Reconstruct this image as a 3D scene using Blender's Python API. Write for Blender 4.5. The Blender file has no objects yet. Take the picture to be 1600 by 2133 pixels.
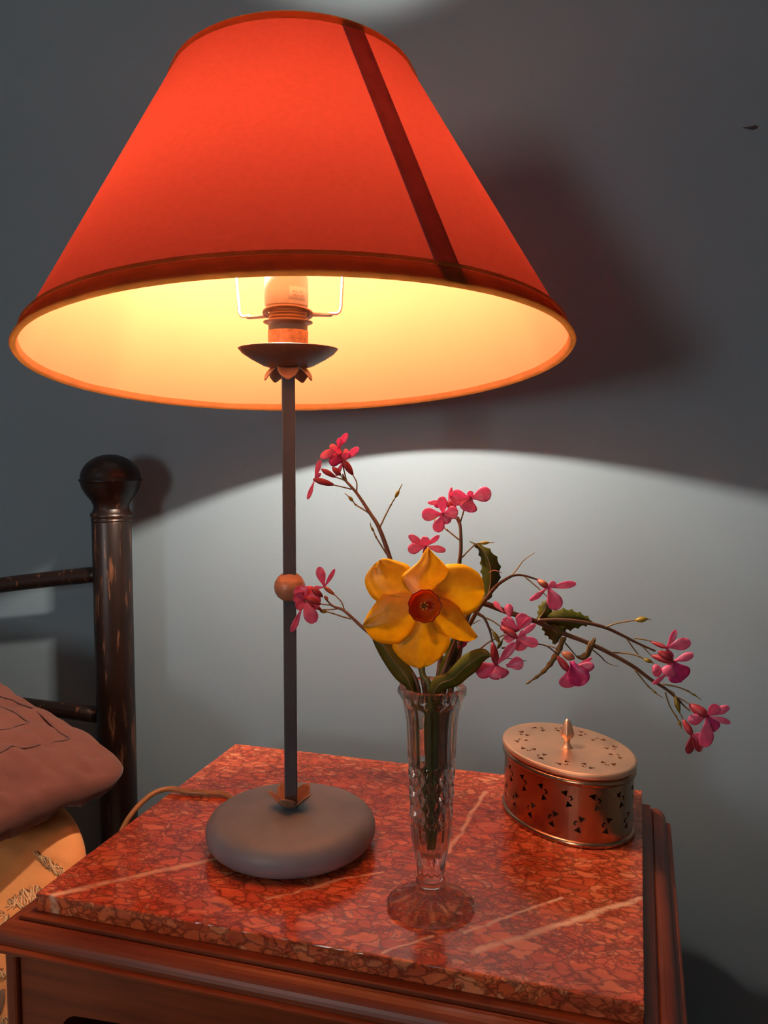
import bpy, bmesh, math, random
from mathutils import Vector, Matrix, noise
random.seed(7)
sc = bpy.context.scene
col = sc.collection
PI = math.pi

# ------------------------------------------------------------------ camera
CAM = Vector((-0.01252, -0.84573, 0.34019))
YAW, PITCH, ROLL, FPX = 0.29071, -0.08216, 0.00278, 1762.89
FW = Vector((-math.sin(YAW)*math.cos(PITCH), math.cos(YAW)*math.cos(PITCH), math.sin(PITCH)))
RT0 = Vector((math.cos(YAW), math.sin(YAW), 0)); UP0 = RT0.cross(FW)
RT = RT0*math.cos(ROLL) + UP0*math.sin(ROLL); UP = -RT0*math.sin(ROLL) + UP0*math.cos(ROLL)
cd = bpy.data.cameras.new('camera'); cam = bpy.data.objects.new('camera', cd); col.objects.link(cam)
cd.sensor_fit = 'HORIZONTAL'; cd.sensor_width = 36; cd.lens = 36*FPX/1600; cd.clip_start = .01
cam.matrix_world = Matrix(((RT.x, UP.x, -FW.x, CAM.x), (RT.y, UP.y, -FW.y, CAM.y), (RT.z, UP.z, -FW.z, CAM.z), (0, 0, 0, 1)))
sc.camera = cam

# ------------------------------------------------------------------ world, light, exposure
BULB_POWER = 3200.0
ROOM_POWER = 15.0
wd = bpy.data.worlds.new('world'); sc.world = wd; wd.use_nodes = True
wd.node_tree.nodes['Background'].inputs[0].default_value = (.55, .68, .8, 1)
wd.node_tree.nodes['Background'].inputs[1].default_value = .3
ld = bpy.data.lights.new('window_daylight', 'AREA'); ld.shape = 'RECTANGLE'; ld.size = .5; ld.size_y = .62
ld.energy = ROOM_POWER; ld.color = (.97, .95, .92)
lo = bpy.data.objects.new('window_daylight', ld); col.objects.link(lo)
lo.location = (-1.15, -3.2, .47)
lo.rotation_euler = (Vector((-.3, .1, .35)) - lo.location).to_track_quat('-Z', 'Y').to_euler()
vs = sc.view_settings
vs.view_transform = 'Standard'; vs.look = 'None'; vs.gamma = 1; vs.use_curve_mapping = False; vs.exposure = 0

# ------------------------------------------------------------------ helpers
def ray(px, py): return FW + RT*((px-800)/FPX) - UP*((py-1066.5)/FPX)
def at(px, py, y):
    d = ray(px, py); return CAM + d*((y-CAM.y)/d.y)
def atz(px, py, z):
    d = ray(px, py); return CAM + d*((z-CAM.z)/d.z)
def mpp(p): return (Vector(p)-CAM).dot(FW)/FPX      # metres per pixel at a point

ROOTLOC = {}
def tag(o, label=None, cat=None, group=None, kind=None):
    if label: o['label'] = label
    if cat: o['category'] = cat
    if group: o['group'] = group
    if kind: o['kind'] = kind
    return o
def thing(name, loc, label, cat, group=None, kind=None):
    o = bpy.data.objects.new(name, None); col.objects.link(o); o.location = loc
    o.empty_display_size = .02
    ROOTLOC[o.name] = Vector(loc)
    return tag(o, label, cat, group, kind)
def root_of(o):
    while o.parent: o = o.parent
    return o
def mesh(name, verts, faces, mat, parent=None, smooth=True, solid=0, sub=0, loc=None, bevel=0, recalc=False):
    me = bpy.data.meshes.new(name)
    if parent is not None: off = ROOTLOC[root_of(parent).name]
    else: off = Vector(loc) if loc is not None else Vector((0, 0, 0))
    me.from_pydata([tuple(Vector(v)-off) for v in verts], [], faces)
    if recalc:
        bm = bmesh.new(); bm.from_mesh(me); bmesh.ops.remove_doubles(bm, verts=bm.verts, dist=1e-6)
        bmesh.ops.recalc_face_normals(bm, faces=bm.faces); bm.to_mesh(me); bm.free()
    me.update()
    if smooth: me.polygons.foreach_set('use_smooth', [True]*len(me.polygons))
    o = bpy.data.objects.new(name, me); col.objects.link(o)
    if mat: me.materials.append(mat)
    if parent is not None: o.parent = parent
    else: o.location = off; ROOTLOC[o.name] = off
    if bevel:
        b = o.modifiers.new('bevel', 'BEVEL'); b.width = bevel; b.segments = 2; b.limit_method = 'ANGLE'; b.angle_limit = .6
    if solid:
        s = o.modifiers.new('solid', 'SOLIDIFY'); s.thickness = solid; s.offset = 0
    if sub:
        s = o.modifiers.new('sub', 'SUBSURF'); s.levels = sub; s.render_levels = sub
    return o
def boxvf(x0, x1, y0, y1, z0, z1):
    v = [(x0,y0,z0),(x1,y0,z0),(x1,y1,z0),(x0,y1,z0),(x0,y0,z1),(x1,y0,z1),(x1,y1,z1),(x0,y1,z1)]
    f = [(0,3,2,1),(4,5,6,7),(0,1,5,4),(1,2,6,5),(2,3,7,6),(3,0,4,7)]
    return v, f
def box(name, b, mat, parent=None, bevel=0, loc=None):
    v, f = boxvf(*b)
    return mesh(name, v, f, mat, parent, smooth=False, bevel=bevel, loc=loc)
def basis(ax):
    ax = Vector(ax).normalized()
    u = ax.cross(Vector((0, 0, 1)) if abs(ax.z) < .95 else Vector((1, 0, 0))).normalized()
    return ax, u, ax.cross(u)
def lathe_vf(prof, seg, o=(0,0,0), ax=None, rfun=None):
    """prof: list of (r, z) from bottom to top; r=0 closes with a pole"""
    o = Vector(o)
    if ax is None: A, U, V = Vector((0,0,1)), Vector((1,0,0)), Vector((0,1,0))
    else:
        A = Vector(ax).normalized(); U = Vector((1,0,0)) - A*A.x; U.normalize(); V = A.cross(U)
    vs_, fs = [], []; rings = []
    for r, z in prof:
        if r <= 1e-7:
            rings.append([len(vs_)]); vs_.append(o+A*z)
        else:
            ring = []
            for k in range(seg):
                a = 2*PI*k/seg
                rr = r*(rfun(a, z) if rfun else 1)
                ring.append(len(vs_)); vs_.append(o+A*z+U*(rr*math.cos(a))+V*(rr*math.sin(a)))
            rings.append(ring)
    for a, b in zip(rings, rings[1:]):
        if len(a) == 1 and len(b) == 1: continue
        for k in range(seg):
            k2 = (k+1) % seg
            if len(a) == 1: fs.append((a[0], b[k2], b[k]))
            elif len(b) == 1: fs.append((a[k], a[k2], b[0]))
            else: fs.append((a[k], a[k2], b[k2], b[k]))
    return vs_, fs
def lathe(name, prof, seg, mat, parent=None, o=(0,0,0), ax=None, rfun=None, smooth=True, **kw):
    v, f = lathe_vf(prof, seg, o, ax, rfun)
    return mesh(name, v, f, mat, parent, smooth=smooth, **kw)
def catmull(pts, n=6):
    pts = [Vector(p) for p in pts]
    if len(pts) < 3:
        return [pts[0].lerp(pts[-1], i/n) for i in range(n+1)]
    P = [pts[0]*2-pts[1]] + pts + [pts[-1]*2-pts[-2]]
    out = []
    for i in range(1, len(P)-2):
        for k in range(n):
            t = k/n
            out.append(.5*((2*P[i]) + (P[i+1]-P[i-1])*t + (2*P[i-1]-5*P[i]+4*P[i+1]-P[i+2])*t*t + (3*P[i]-P[i-1]-3*P[i+1]+P[i+2])*t**3))
    out.append(pts[-1]); return out
def tube_vf(pts, rad, seg=8, cap=True, flat=1.0):
    n = len(pts)
    if not hasattr(rad, '__len__'): rad = [rad]*n
    vs_, fs = [], []
    T0 = (pts[1]-pts[0]).normalized(); _, u, v = basis(T0)
    for i, p in enumerate(pts):
        T = (pts[min(i+1, n-1)]-pts[max(i-1, 0)])
        if T.length < 1e-9: T = T0
        T.normalize()
        u = (u - T*u.dot(T)).normalized(); v = T.cross(u)
        for k in range(seg):
            a = 2*PI*k/seg; vs_.append(p+(u*math.cos(a)+v*math.sin(a)*flat)*rad[i])
    for i in range(n-1):
        for k in range(seg):
            k2 = (k+1) % seg
            fs.append((i*seg+k, i*seg+k2, (i+1)*seg+k2, (i+1)*seg+k))
    if cap:
        fs.append(tuple(range(seg-1, -1, -1))); fs.append(tuple((n-1)*seg+k for k in range(seg)))
    return vs_, fs
def tube(name, pts, rad, mat, parent=None, seg=8, n=6, **kw):
    q = catmull(pts, n)
    if hasattr(rad, '__len__'):
        m = len(rad)-1; r = []
        for i in range(len(q)):
            t = i/(len(q)-1)*m; k = min(int(t), m-1); r.append(rad[k]+(rad[k+1]-rad[k])*(t-k))
        rad = r
    v, f = tube_vf(q, rad, seg)
    return mesh(name, v, f, mat, parent, **kw)
def join_vf(parts):
    V, F = [], []
    for v, f in parts:
        b = len(V); V += list(v); F += [tuple(i+b for i in q) for q in f]
    return V, F

# ------------------------------------------------------------------ materials
def new_mat(name):
    m = bpy.data.materials.new(name); m.use_nodes = True
    nt = m.node_tree; return m, nt, nt.nodes, nt.links, nt.nodes['Principled BSDF']
def N(nt, t, **kw):
    n = nt.nodes.new(t)
    for k, v in kw.items(): setattr(n, k, v)
    return n
def ramp(nt, fac, stops, interp='LINEAR'):
    r = N(nt, 'ShaderNodeValToRGB'); r.color_ramp.interpolation = interp
    e = r.color_ramp.elements
    while len(e) < len(stops): e.new(.5)
    for x, (p, c) in zip(e, stops): x.position = p; x.color = (*c, 1) if len(c) == 3 else c
    nt.links.new(fac, r.inputs[0]); return r.outputs[0]
def coords(nt, scale=(1,1,1), rot=(0,0,0), src='Object'):
    tc = N(nt, 'ShaderNodeTexCoord'); mp = N(nt, 'ShaderNodeMapping')
    nt.links.new(tc.outputs[src], mp.inputs[0]); mp.inputs['Scale'].default_value = scale; mp.inputs['Rotation'].default_value = rot
    return mp.outputs[0]
def noise_tex(nt, vec, scale, detail=4, rough=.55):
    n = N(nt, 'ShaderNodeTexNoise'); n.inputs['Scale'].default_value = scale; n.inputs['Detail'].default_value = detail; n.inputs['Roughness'].default_value = rough
    nt.links.new(vec, n.inputs['Vector']); return n
def math_n(nt, op, a, b=None, c=None, clamp=False):
    n = N(nt, 'ShaderNodeMath', operation=op); n.use_clamp = clamp
    for i, x in enumerate((a, b, c)):
        if x is None: continue
        if isinstance(x, (int, float)): n.inputs[i].default_value = x
        else: nt.links.new(x, n.inputs[i])
    return n.outputs[0]
def vmath(nt, op, a, b=None, out=0, scale=None):
    n = N(nt, 'ShaderNodeVectorMath', operation=op)
    for i, x in enumerate((a, b)):
        if x is None: continue
        if isinstance(x, (tuple, list, Vector)): n.inputs[i].default_value = tuple(x)
        else: nt.links.new(x, n.inputs[i])
    if scale is not None:
        if isinstance(scale, (int, float)): n.inputs['Scale'].default_value = scale
        else: nt.links.new(scale, n.inputs['Scale'])
    return n.outputs[out]
def mixc(nt, fac, a, b, mode='MIX'):
    n = N(nt, 'ShaderNodeMix', data_type='RGBA', blend_type=mode)
    for i, x in ((0, fac), (6, a), (7, b)):
        if isinstance(x, (int, float)): n.inputs[i].default_value = x
        elif isinstance(x, (tuple, list)): n.inputs[i].default_value = (*x, 1) if len(x) == 3 else x
        else: nt.links.new(x, n.inputs[i])
    return n.outputs[2]
def bump(nt, b, h, strength=.2, dist=.002):
    n = N(nt, 'ShaderNodeBump'); n.inputs['Strength'].default_value = strength; n.inputs['Distance'].default_value = dist
    nt.links.new(h, n.inputs['Height']); nt.links.new(n.outputs[0], b.inputs['Normal'])
def simple(name, c, rough=.5, metal=0, var=.15, nscale=30, spec=.5, coat=0):
    m, nt, ns, lk, b = new_mat(name)
    nz = noise_tex(nt, coords(nt), nscale)
    lk.new(ramp(nt, nz.outputs[0], [(.25, tuple(x*(1-var) for x in c)), (.75, tuple(min(1, x*(1+var)) for x in c))]), b.inputs['Base Color'])
    b.inputs['Roughness'].default_value = rough; b.inputs['Metallic'].default_value = metal
    b.inputs['Specular IOR Level'].default_value = spec; b.inputs['Coat Weight'].default_value = coat
    return m
def translucent(name, cdif, ctr, fac, nscale=40, var=.12, gloss=.0, stretch=(1,1,1)):
    """thin sheet: diffuse on its face, light let through"""
    m, nt, ns, lk, b = new_mat(name); ns.remove(b)
    nz = noise_tex(nt, coords(nt, stretch), nscale).outputs[0]
    d = N(nt, 'ShaderNodeBsdfDiffuse'); t = N(nt, 'ShaderNodeBsdfTranslucent'); mx = N(nt, 'ShaderNodeMixShader'); mx.inputs[0].default_value = fac
    lo_, hi = (1-var), (1+var)
    lk.new(ramp(nt, nz, [(.25, tuple(x*lo_ for x in cdif)), (.75, tuple(min(1, x*hi) for x in cdif))]), d.inputs[0])
    lk.new(ramp(nt, nz, [(.25, tuple(x*lo_ for x in ctr)), (.75, tuple(min(1, x*hi) for x in ctr))]), t.inputs[0])
    lk.new(d.outputs[0], mx.inputs[1]); lk.new(t.outputs[0], mx.inputs[2])
    out = mx.outputs[0]
    if gloss:
        g = N(nt, 'ShaderNodeBsdfGlossy'); g.inputs['Roughness'].default_value = .4; m2 = N(nt, 'ShaderNodeMixShader'); m2.inputs[0].default_value = gloss
        lk.new(out, m2.inputs[1]); lk.new(g.outputs[0], m2.inputs[2]); out = m2.outputs[0]
    lk.new(out, ns['Material Output'].inputs[0]); return m

# wall paint
def paint(name, c, bstr=.25):
    m, nt, ns, lk, b = new_mat(name)
    v = coords(nt)
    n1 = noise_tex(nt, v, 3.0, 3); n2 = noise_tex(nt, v, 260, 3); n3 = noise_tex(nt, v, 45, 4)
    lk.new(ramp(nt, n1.outputs[0], [(.3, tuple(x*.96 for x in c)), (.7, tuple(x*1.04 for x in c))]), b.inputs['Base Color'])
    b.inputs['Roughness'].default_value = .52; b.inputs['Specular IOR Level'].default_value = .35
    h = math_n(nt, 'ADD', math_n(nt, 'MULTIPLY', n2.outputs[0], .35), n3.outputs[0])
    bump(nt, b, h, bstr, .0012); return m
M_WALL = paint('blue_grey_wall_paint', (.185, .255, .305))
M_WALL2 = paint('blue_grey_room_paint', (.50, .54, .56))
M_CEIL = paint('white_ceiling_paint', (.75, .74, .72))
M_SKIRT = simple('white_gloss_trim', (.7, .69, .66), .35, var=.04)
def floorboard():
    m, nt, ns, lk, b = new_mat('carpet_floor')
    n = noise_tex(nt, coords(nt), 400, 3); lk.new(ramp(nt, n.outputs[0], [(.3, (.10, .075, .06)), (.7, (.17, .13, .10))]), b.inputs['Base Color'])
    b.inputs['Roughness'].default_value = .95; bump(nt, b, n.outputs[0], .6, .004); return m
M_FLOOR = floorboard()

# red breccia marble
VEINS = [((-.4245,-.3303),(-.3437,-.2535),.0034),((-.3437,-.2535),(-.325,-.236),.0018),((-.2681,-.289),(-.2289,-.2501),.0019),((-.2289,-.2501),(-.1974,-.2251),.0014),
         ((-.1083,-.3092),(-.0302,-.2355),.0033),((-.0302,-.2355),(.002,-.204),.0026),((-.1205,-.2895),(-.0587,-.2237),.0015),((-.1548,-.179),(-.1471,-.0496),.0020),((-.1664,-.3285),(-.1399,-.3014),.0012)]
def marble():
    m, nt, ns, lk, b = new_mat('red_breccia_marble')
    tc = N(nt, 'ShaderNodeTexCoord'); geo = tc.outputs['Object']
    mp = N(nt, 'ShaderNodeMapping'); lk.new(geo, mp.inputs[0])
    mp.inputs['Rotation'].default_value = (0, 0, math.radians(-52)); mp.inputs['Scale'].default_value = (.72, 1.2, 1.0)
    base = mp.outputs[0]
    w1 = noise_tex(nt, base, 38, 3); w2 = noise_tex(nt, base, 150, 2)
    wv = vmath(nt, 'ADD', vmath(nt, 'SCALE', vmath(nt, 'SUBTRACT', w1.outputs[1], (.5,.5,.5)), scale=.020), vmath(nt, 'SCALE', vmath(nt, 'SUBTRACT', w2.outputs[1], (.5,.5,.5)), scale=.007))
    p = vmath(nt, 'ADD', base, wv)
    def vor(scale, feat):
        v = N(nt, 'ShaderNodeTexVoronoi', feature=feat); v.inputs['Scale'].default_value = scale; lk.new(p, v.inputs['Vector']); return v
    e1 = vor(84, 'DISTANCE_TO_EDGE').outputs['Distance']; c1 = vor(84, 'F1').outputs['Color']
    e2 = vor(150, 'DISTANCE_TO_EDGE').outputs['Distance']; c2 = vor(150, 'F1').outputs['Color']
    patch = noise_tex(nt, base, 16, 3).outputs[0]
    fine = math_n(nt, 'GREATER_THAN', noise_tex(nt, base, 30, 2).outputs[0], .47)
    sep = N(nt, 'ShaderNodeSeparateColor'); lk.new(c1, sep.inputs[0]); sep2 = N(nt, 'ShaderNodeSeparateColor'); lk.new(c2, sep2.inputs[0])
    stops = [(0, (.46, .045, .014)), (.3, (.64, .080, .022)), (.6, (.78, .130, .040)), (.85, (.86, .215, .078)), (1, (.88, .34, .16))]
    colA = ramp(nt, sep.outputs[0], stops); colB = ramp(nt, sep2.outputs[1], stops)
    cc = mixc(nt, fine, colA, colB)
    grain = noise_tex(nt, p, 90, 5).outputs[0]
    cc = mixc(nt, .38, cc, ramp(nt, grain, [(.3, (.55, .075, .025)), (.7, (.92, .26, .10))]))
    # darker wine-red matrix in patches
    cc = mixc(nt, math_n(nt, 'MULTIPLY', ramp(nt, patch, [(.52, (0,0,0)), (.68, (1,1,1))]), .40), cc, (.30, .06, .038))
    lw = math_n(nt, 'MULTIPLY_ADD', noise_tex(nt, base, 55, 2).outputs[0], .034, -.004)
    ed1 = math_n(nt, 'SUBTRACT', 1, math_n(nt, 'DIVIDE', e1, math_n(nt, 'MAXIMUM', math_n(nt, 'MULTIPLY', lw, 9), .012), clamp=True), clamp=True)
    ed2 = math_n(nt, 'MULTIPLY', math_n(nt, 'SUBTRACT', 1, math_n(nt, 'DIVIDE', e2, math_n(nt, 'MAXIMUM', math_n(nt, 'MULTIPLY', lw, 9), .012), clamp=True), clamp=True), fine)
    ed = math_n(nt, 'MULTIPLY', math_n(nt, 'MAXIMUM', ed1, ed2), .74)
    cc = mixc(nt, ed, cc, (.085, .013, .006))
    # cream calcite veins
    flat = vmath(nt, 'MULTIPLY', vmath(nt, 'ADD', geo, vmath(nt, 'SCALE', vmath(nt, 'SUBTRACT', w1.outputs[1], (.5,.5,.5)), scale=.010)), (1, 1, 0))
    tot = None
    brk = ramp(nt, noise_tex(nt, geo, 60, 4, .7).outputs[0], [(.32, (.2,.2,.2)), (.50, (1,1,1))])
    for a, c, w in VEINS:
        a = Vector((*a, 0)); c = Vector((*c, 0)); ba = c-a
        pa = vmath(nt, 'SUBTRACT', flat, a)
        t = math_n(nt, 'DIVIDE', vmath(nt, 'DOT_PRODUCT', pa, ba, out=1), ba.length_squared, clamp=True)
        d = vmath(nt, 'LENGTH', vmath(nt, 'SUBTRACT', pa, vmath(nt, 'SCALE', ba, scale=t)), out=1)
        k = math_n(nt, 'SUBTRACT', 1.35, math_n(nt, 'DIVIDE', d, w), clamp=True)
        tot = k if tot is None else math_n(nt, 'MAXIMUM', tot, k)
    tot = math_n(nt, 'MULTIPLY', math_n(nt, 'MULTIPLY', tot, brk), .95)
    cc = mixc(nt, tot, cc, (.88, .50, .30))
    lk.new(cc, b.inputs['Base Color'])
    b.inputs['Roughness'].default_value = .16; b.inputs['Specular IOR Level'].default_value = .42
    lk.new(ramp(nt, noise_tex(nt, geo, 25, 4).outputs[0], [(.3, (.12,)*3), (.75, (.24,)*3)]), b.inputs['Roughness'])
    return m
M_MARBLE = marble()

def wood(name, dark, light, axis=0, rough=.38):
    m, nt, ns, lk, b = new_mat(name)
    s = [(3, 60, 60), (60, 3, 60), (60, 60, 3)][axis]
    v = coords(nt, s); n1 = noise_tex(nt, v, 1.6, 6, .6); n2 = noise_tex(nt, coords(nt), 9, 3)
    c = ramp(nt, n1.outputs[0], [(.3, dark), (.7, light)])
    c = mixc(nt, .35, c, ramp(nt, n2.outputs[0], [(.3, dark), (.7, light)]))
    lk.new(c, b.inputs['Base Color']); b.inputs['Roughness'].default_value = rough
    b.inputs['Coat Weight'].default_value = .12; b.inputs['Coat Roughness'].default_value = .3; b.inputs['Specular IOR Level'].default_value = .35
    bump(nt, b, n1.outputs[0], .12, .001); return m
WD, WL = (.070, .010, .0035), (.32, .062, .015)
M_WOODX = wood('polished_mahogany_front', WD, WL, 0); M_WOODY = wood('polished_mahogany_side', WD, WL, 1); M_WOODZ = wood('polished_mahogany_upright', WD, WL, 2)
M_WOODIN = simple('dark_carcass_wood', (.06, .018, .009), .7)  # dark brown tone for the inner carcass panels

def rubbed(name, base, rub, thr=(.60, .72), rough=.5, nscale=22, stretch=(1,1,1), metal=.35):
    """painted metal with a second metal rubbed through in streaks"""
    m, nt, ns, lk, b = new_mat(name)
    v = coords(nt, stretch); n1 = noise_tex(nt, v, nscale, 6, .7).outputs[0]; n2 = noise_tex(nt, coords(nt), 14, 3).outputs[0]
    bc = ramp(nt, n2, [(.3, tuple(x*.8 for x in base)), (.7, tuple(x*1.2 for x in base))])
    k = ramp(nt, n1, [(thr[0], (0,0,0)), (thr[1], (1,1,1))])
    lk.new(mixc(nt, k, bc, rub), b.inputs['Base Color'])
    lk.new(math_n(nt, 'MULTIPLY', k, metal), b.inputs['Metallic'])
    b.inputs['Roughness'].default_value = rough; bump(nt, b, n1, .15, .001); return m
M_POLE = rubbed('slate_painted_iron', (.060, .068, .085), (.26, .13, .08), (.62, .85), .45, 18, (6, 6, .6))
M_BASE = rubbed('slate_painted_base', (.19, .215, .245), (.50, .27, .15), (.63, .72), .5, 22, (1, 1, 6))
M_COPPER = rubbed('rubbed_copper_leaf', (.34, .17, .10), (.62, .33, .19), (.5, .75), .42, 40, (1,1,4), .5)
M_DISH = rubbed('dark_bronze_dish', (.13, .062, .04), (.30, .16, .09), (.6, .8), .42, 30)
M_THREAD = simple('wrapped_copper_thread', (.48, .24, .12), .45, .4, .35, 300)
M_BRASSRING = simple('worn_brass_ring', (.40, .21, .11), .4, .3, .15)
M_PLASTIC = simple('white_bulb_plastic', (.72, .68, .60), .4, 0, .03)
M_LABEL = simple('paper_bulb_label', (.82, .79, .72), .6, 0, .02)
M_INK = simple('orange_brown_ink', (.30, .13, .07), .6, 0, .05)
M_WIRE = simple('white_painted_wire', (.85, .83, .78), .3, 0, .03)
M_CORD = simple('amber_cord_plastic', (.42, .19, .065), .38, 0, .1)
def emission(name, c, s):
    m, nt, ns, lk, b = new_mat(name); ns.remove(b)
    e = N(nt, 'ShaderNodeEmission'); e.inputs[0].default_value = (*c, 1); e.inputs[1].default_value = s
    lk.new(e.outputs[0], ns['Material Output'].inputs[0]); return m
M_BULB = emission('lit_frosted_bulb', (1, .80, .64), BULB_POWER)
M_SHADE = translucent('red_shade_fabric', (.38, .050, .028), (.41, .046, .029), .55, 240, .06)
M_LINING = translucent('cream_shade_lining', (.42, .160, .066), (.33, .26, .19), .5, 12, .03)
M_TRIM = translucent('brown_shade_trim', (.26, .085, .028), (.80, .50, .22), .68, 60, .12)
M_SEAM = translucent('brown_seam_tape', (.16, .040, .02), (.62, .52, .62), .72, 90, .10)
M_IRONBED = rubbed('blackened_bronze_bed', (.011, .0045, .003), (.28, .12, .06), (.565, .76), .36, 16, (7, 7, .8), .55)

def brass(name, c, rough):
    m, nt, ns, lk, b = new_mat(name)
    v = coords(nt); n = noise_tex(nt, v, 18, 4).outputs[0]; f = noise_tex(nt, v, 300, 2).outputs[0]
    lk.new(ramp(nt, n, [(.3, tuple(x*.86 for x in c)), (.7, tuple(min(1, x*1.1) for x in c))]), b.inputs['Base Color'])
    b.inputs['Metallic'].default_value = 1
    lk.new(ramp(nt, n, [(.3, (rough*.85,)*3), (.7, (rough*1.2,)*3)]), b.inputs['Roughness'])
    bump(nt, b, f, .06, .0004); return m
M_BRASS = brass('aged_brass_body', (.44, .235, .135), .24)
M_BRASSLID = brass('satin_brass_lid', (.95, .57, .36), .47)

def glass(name, clear):
    m, nt, ns, lk, b = new_mat(name); ns.remove(b)
    g = N(nt, 'ShaderNodeBsdfGlass'); g.inputs['IOR'].default_value = 1.46; g.inputs['Roughness'].default_value = .0; g.inputs[0].default_value = (.98, .97, .95, 1)
    t = N(nt, 'ShaderNodeBsdfTransparent'); t.inputs[0].default_value = (.97, .95, .93, 1)
    mx = N(nt, 'ShaderNodeMixShader'); mx.inputs[0].default_value = clear
    lk.new(g.outputs[0], mx.inputs[1]); lk.new(t.outputs[0], mx.inputs[2]); lk.new(mx.outputs[0], ns['Material Output'].inputs[0]); return m
M_GLASS = glass('cut_crystal', .14); M_GLASSFOOT = glass('clear_crystal_foot', .20)

def petal_mat(name, c, tr, fac, veins=True, nscale=60):
    return translucent(name, c, tr, fac, nscale, .16, .04)
M_YEL = petal_mat('daffodil_yellow_petal', (1.0, .55, .008), (1.0, .60, .008), .60, nscale=150)
M_ORANGE = petal_mat('daffodil_orange_cup', (.80, .135, .006), (.90, .17, .006), .35)
M_RIM = petal_mat('daffodil_red_cup_rim', (.36, .035, .008), (.5, .05, .01), .3)
M_ANTH = simple('pollen_yellow', (.70, .36, .06), .7)
M_PINK = petal_mat('honesty_pink_petal', (.90, .19, .35), (.95, .20, .40), .42, nscale=200)
M_MAG = petal_mat('honesty_magenta_petal', (.66, .045, .22), (.75, .05, .26), .34, nscale=200)
M_CALYX = petal_mat('wine_red_calyx', (.40, .040, .055), (.4, .04, .05), .2)
M_CALYX2 = petal_mat('salmon_calyx', (.58, .20, .10), (.6, .2, .1), .25)
M_STEM = simple('brown_purple_stem', (.14, .062, .03), .5, 0, .3, 60)
M_STEMG = simple('olive_twig', (.26, .15, .045), .5, 0, .25, 60)
M_STEMW = simple('green_stem_under_water', (.09, .095, .018), .45, 0, .25, 60)
M_POD = petal_mat('olive_yellow_pod', (.34, .24, .03), (.45, .32, .03), .3)
M_LEAF = petal_mat('dark_green_leaf', (.085, .095, .010), (.15, .17, .012), .34)
M_LEAF2 = petal_mat('olive_leaf', (.135, .125, .016), (.20, .19, .02), .35)
M_LEAFT = petal_mat('tan_withered_leaf', (.30, .18, .05), (.35, .22, .05), .3)

def fabric(name, c, scale=700, var=.1):
    m, nt, ns, lk, b = new_mat(name)
    v = coords(nt); n = noise_tex(nt, v, scale, 2).outputs[0]; n2 = noise_tex(nt, v, 14, 4).outputs[0]
    lk.new(ramp(nt, n2, [(.3, tuple(x*(1-var) for x in c)), (.7, tuple(x*(1+var) for x in c))]), b.inputs['Base Color'])
    b.inputs['Roughness'].default_value = .9; b.inputs['Sheen Weight'].default_value = .15; b.inputs['Specular IOR Level'].default_value = .15
    h = math_n(nt, 'ADD', math_n(nt, 'MULTIPLY', n, .12), noise_tex(nt, v, 45, 5).outputs[0])
    bump(nt, b, h, .35, .003); return m
M_MAUVE = fabric('dusty_mauve_cotton', (.145, .052, .037))
M_STITCH = fabric('dark_mauve_stitching', (.12, .05, .042))
M_TAN = fabric('tan_cotton', (.78, .31, .10))
M_SCRIB = fabric('cream_embroidery', (.80, .46, .22))
M_BROWNLEAF = fabric('brown_leaf_applique', (.20, .12, .075))
M_SHEET = fabric('off_white_sheet', (.5, .42, .34))

# ------------------------------------------------------------------ room
YW, ZF, ZC = .0969, -.70, 1.72
XL, XR, YF = -2.45, 1.55, -3.4
def struct(name, b, mat, **kw): return tag(box(name, b, mat, **kw), kind='structure')
wb = tag(box('wall_back', (XL, XR, YW, YW+.12, ZF, ZC), M_WALL), 'blue-grey painted wall behind the bed and nightstand', kind='structure')
struct('wall_left', (XL-.12, XL, YF, YW, ZF, ZC), M_WALL2)
struct('wall_right', (XR, XR+.12, YF, YW, ZF, ZC), M_WALL2)
wx0, wx1, wz0, wz1 = -1.45, -.85, .10, .84
v, f = join_vf([boxvf(XL, wx0, YF-.12, YF, ZF, ZC), boxvf(wx1, XR, YF-.12, YF, ZF, ZC), boxvf(wx0, wx1, YF-.12, YF, ZF, wz0), boxvf(wx0, wx1, YF-.12, YF, wz1, ZC)])
tag(mesh('wall_front', v, f, M_WALL2, smooth=False), kind='structure')
struct('floor', (XL-.12, XR+.12, YF-.12, YW+.12, ZF-.1, ZF), M_FLOOR)
struct('ceiling', (XL-.12, XR+.12, YF-.12, YW+.12, ZC, ZC+.1), M_CEIL)
struct('baseboard_back', (XL, XR, YW-.018, YW, ZF, ZF+.13), M_SKIRT, bevel=.004)
v, f = join_vf([boxvf(wx0, wx0+.04, YF-.09, YF-.03, wz0, wz1), boxvf(wx1-.04, wx1, YF-.09, YF-.03, wz0, wz1), boxvf(wx0+.04, wx1-.04, YF-.09, YF-.03, wz0, wz0+.04), boxvf(wx0+.04, wx1-.04, YF-.09, YF-.03, wz1-.04, wz1)])
tag(mesh('window_1', v, f, M_SKIRT, smooth=False), 'white framed bedroom window opposite the bed', kind='structure')
# the small chip in the paint, upper right
c0 = at(1566, 266, YW)
pts = [(-.0085, .0008), (-.004, -.0006), (.0005, -.0022), (.0045, -.0016), (.0062, .0004), (.003, .0019), (-.001, .0012)]
n_ = len(pts)
vv = [c0+Vector((x, -.0007, z)) for x, z in pts]+[c0+Vector((x, .0002, z)) for x, z in pts]
ff = [tuple(range(n_)), tuple(range(2*n_-1, n_-1, -1))]+[(i, i+n_, (i+1) % n_+n_, (i+1) % n_) for i in range(n_)]
mk = mesh('paint_chip', vv, ff, simple('dark_plaster_chip', (.05, .045, .045), .9), parent=wb, smooth=False)

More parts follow.
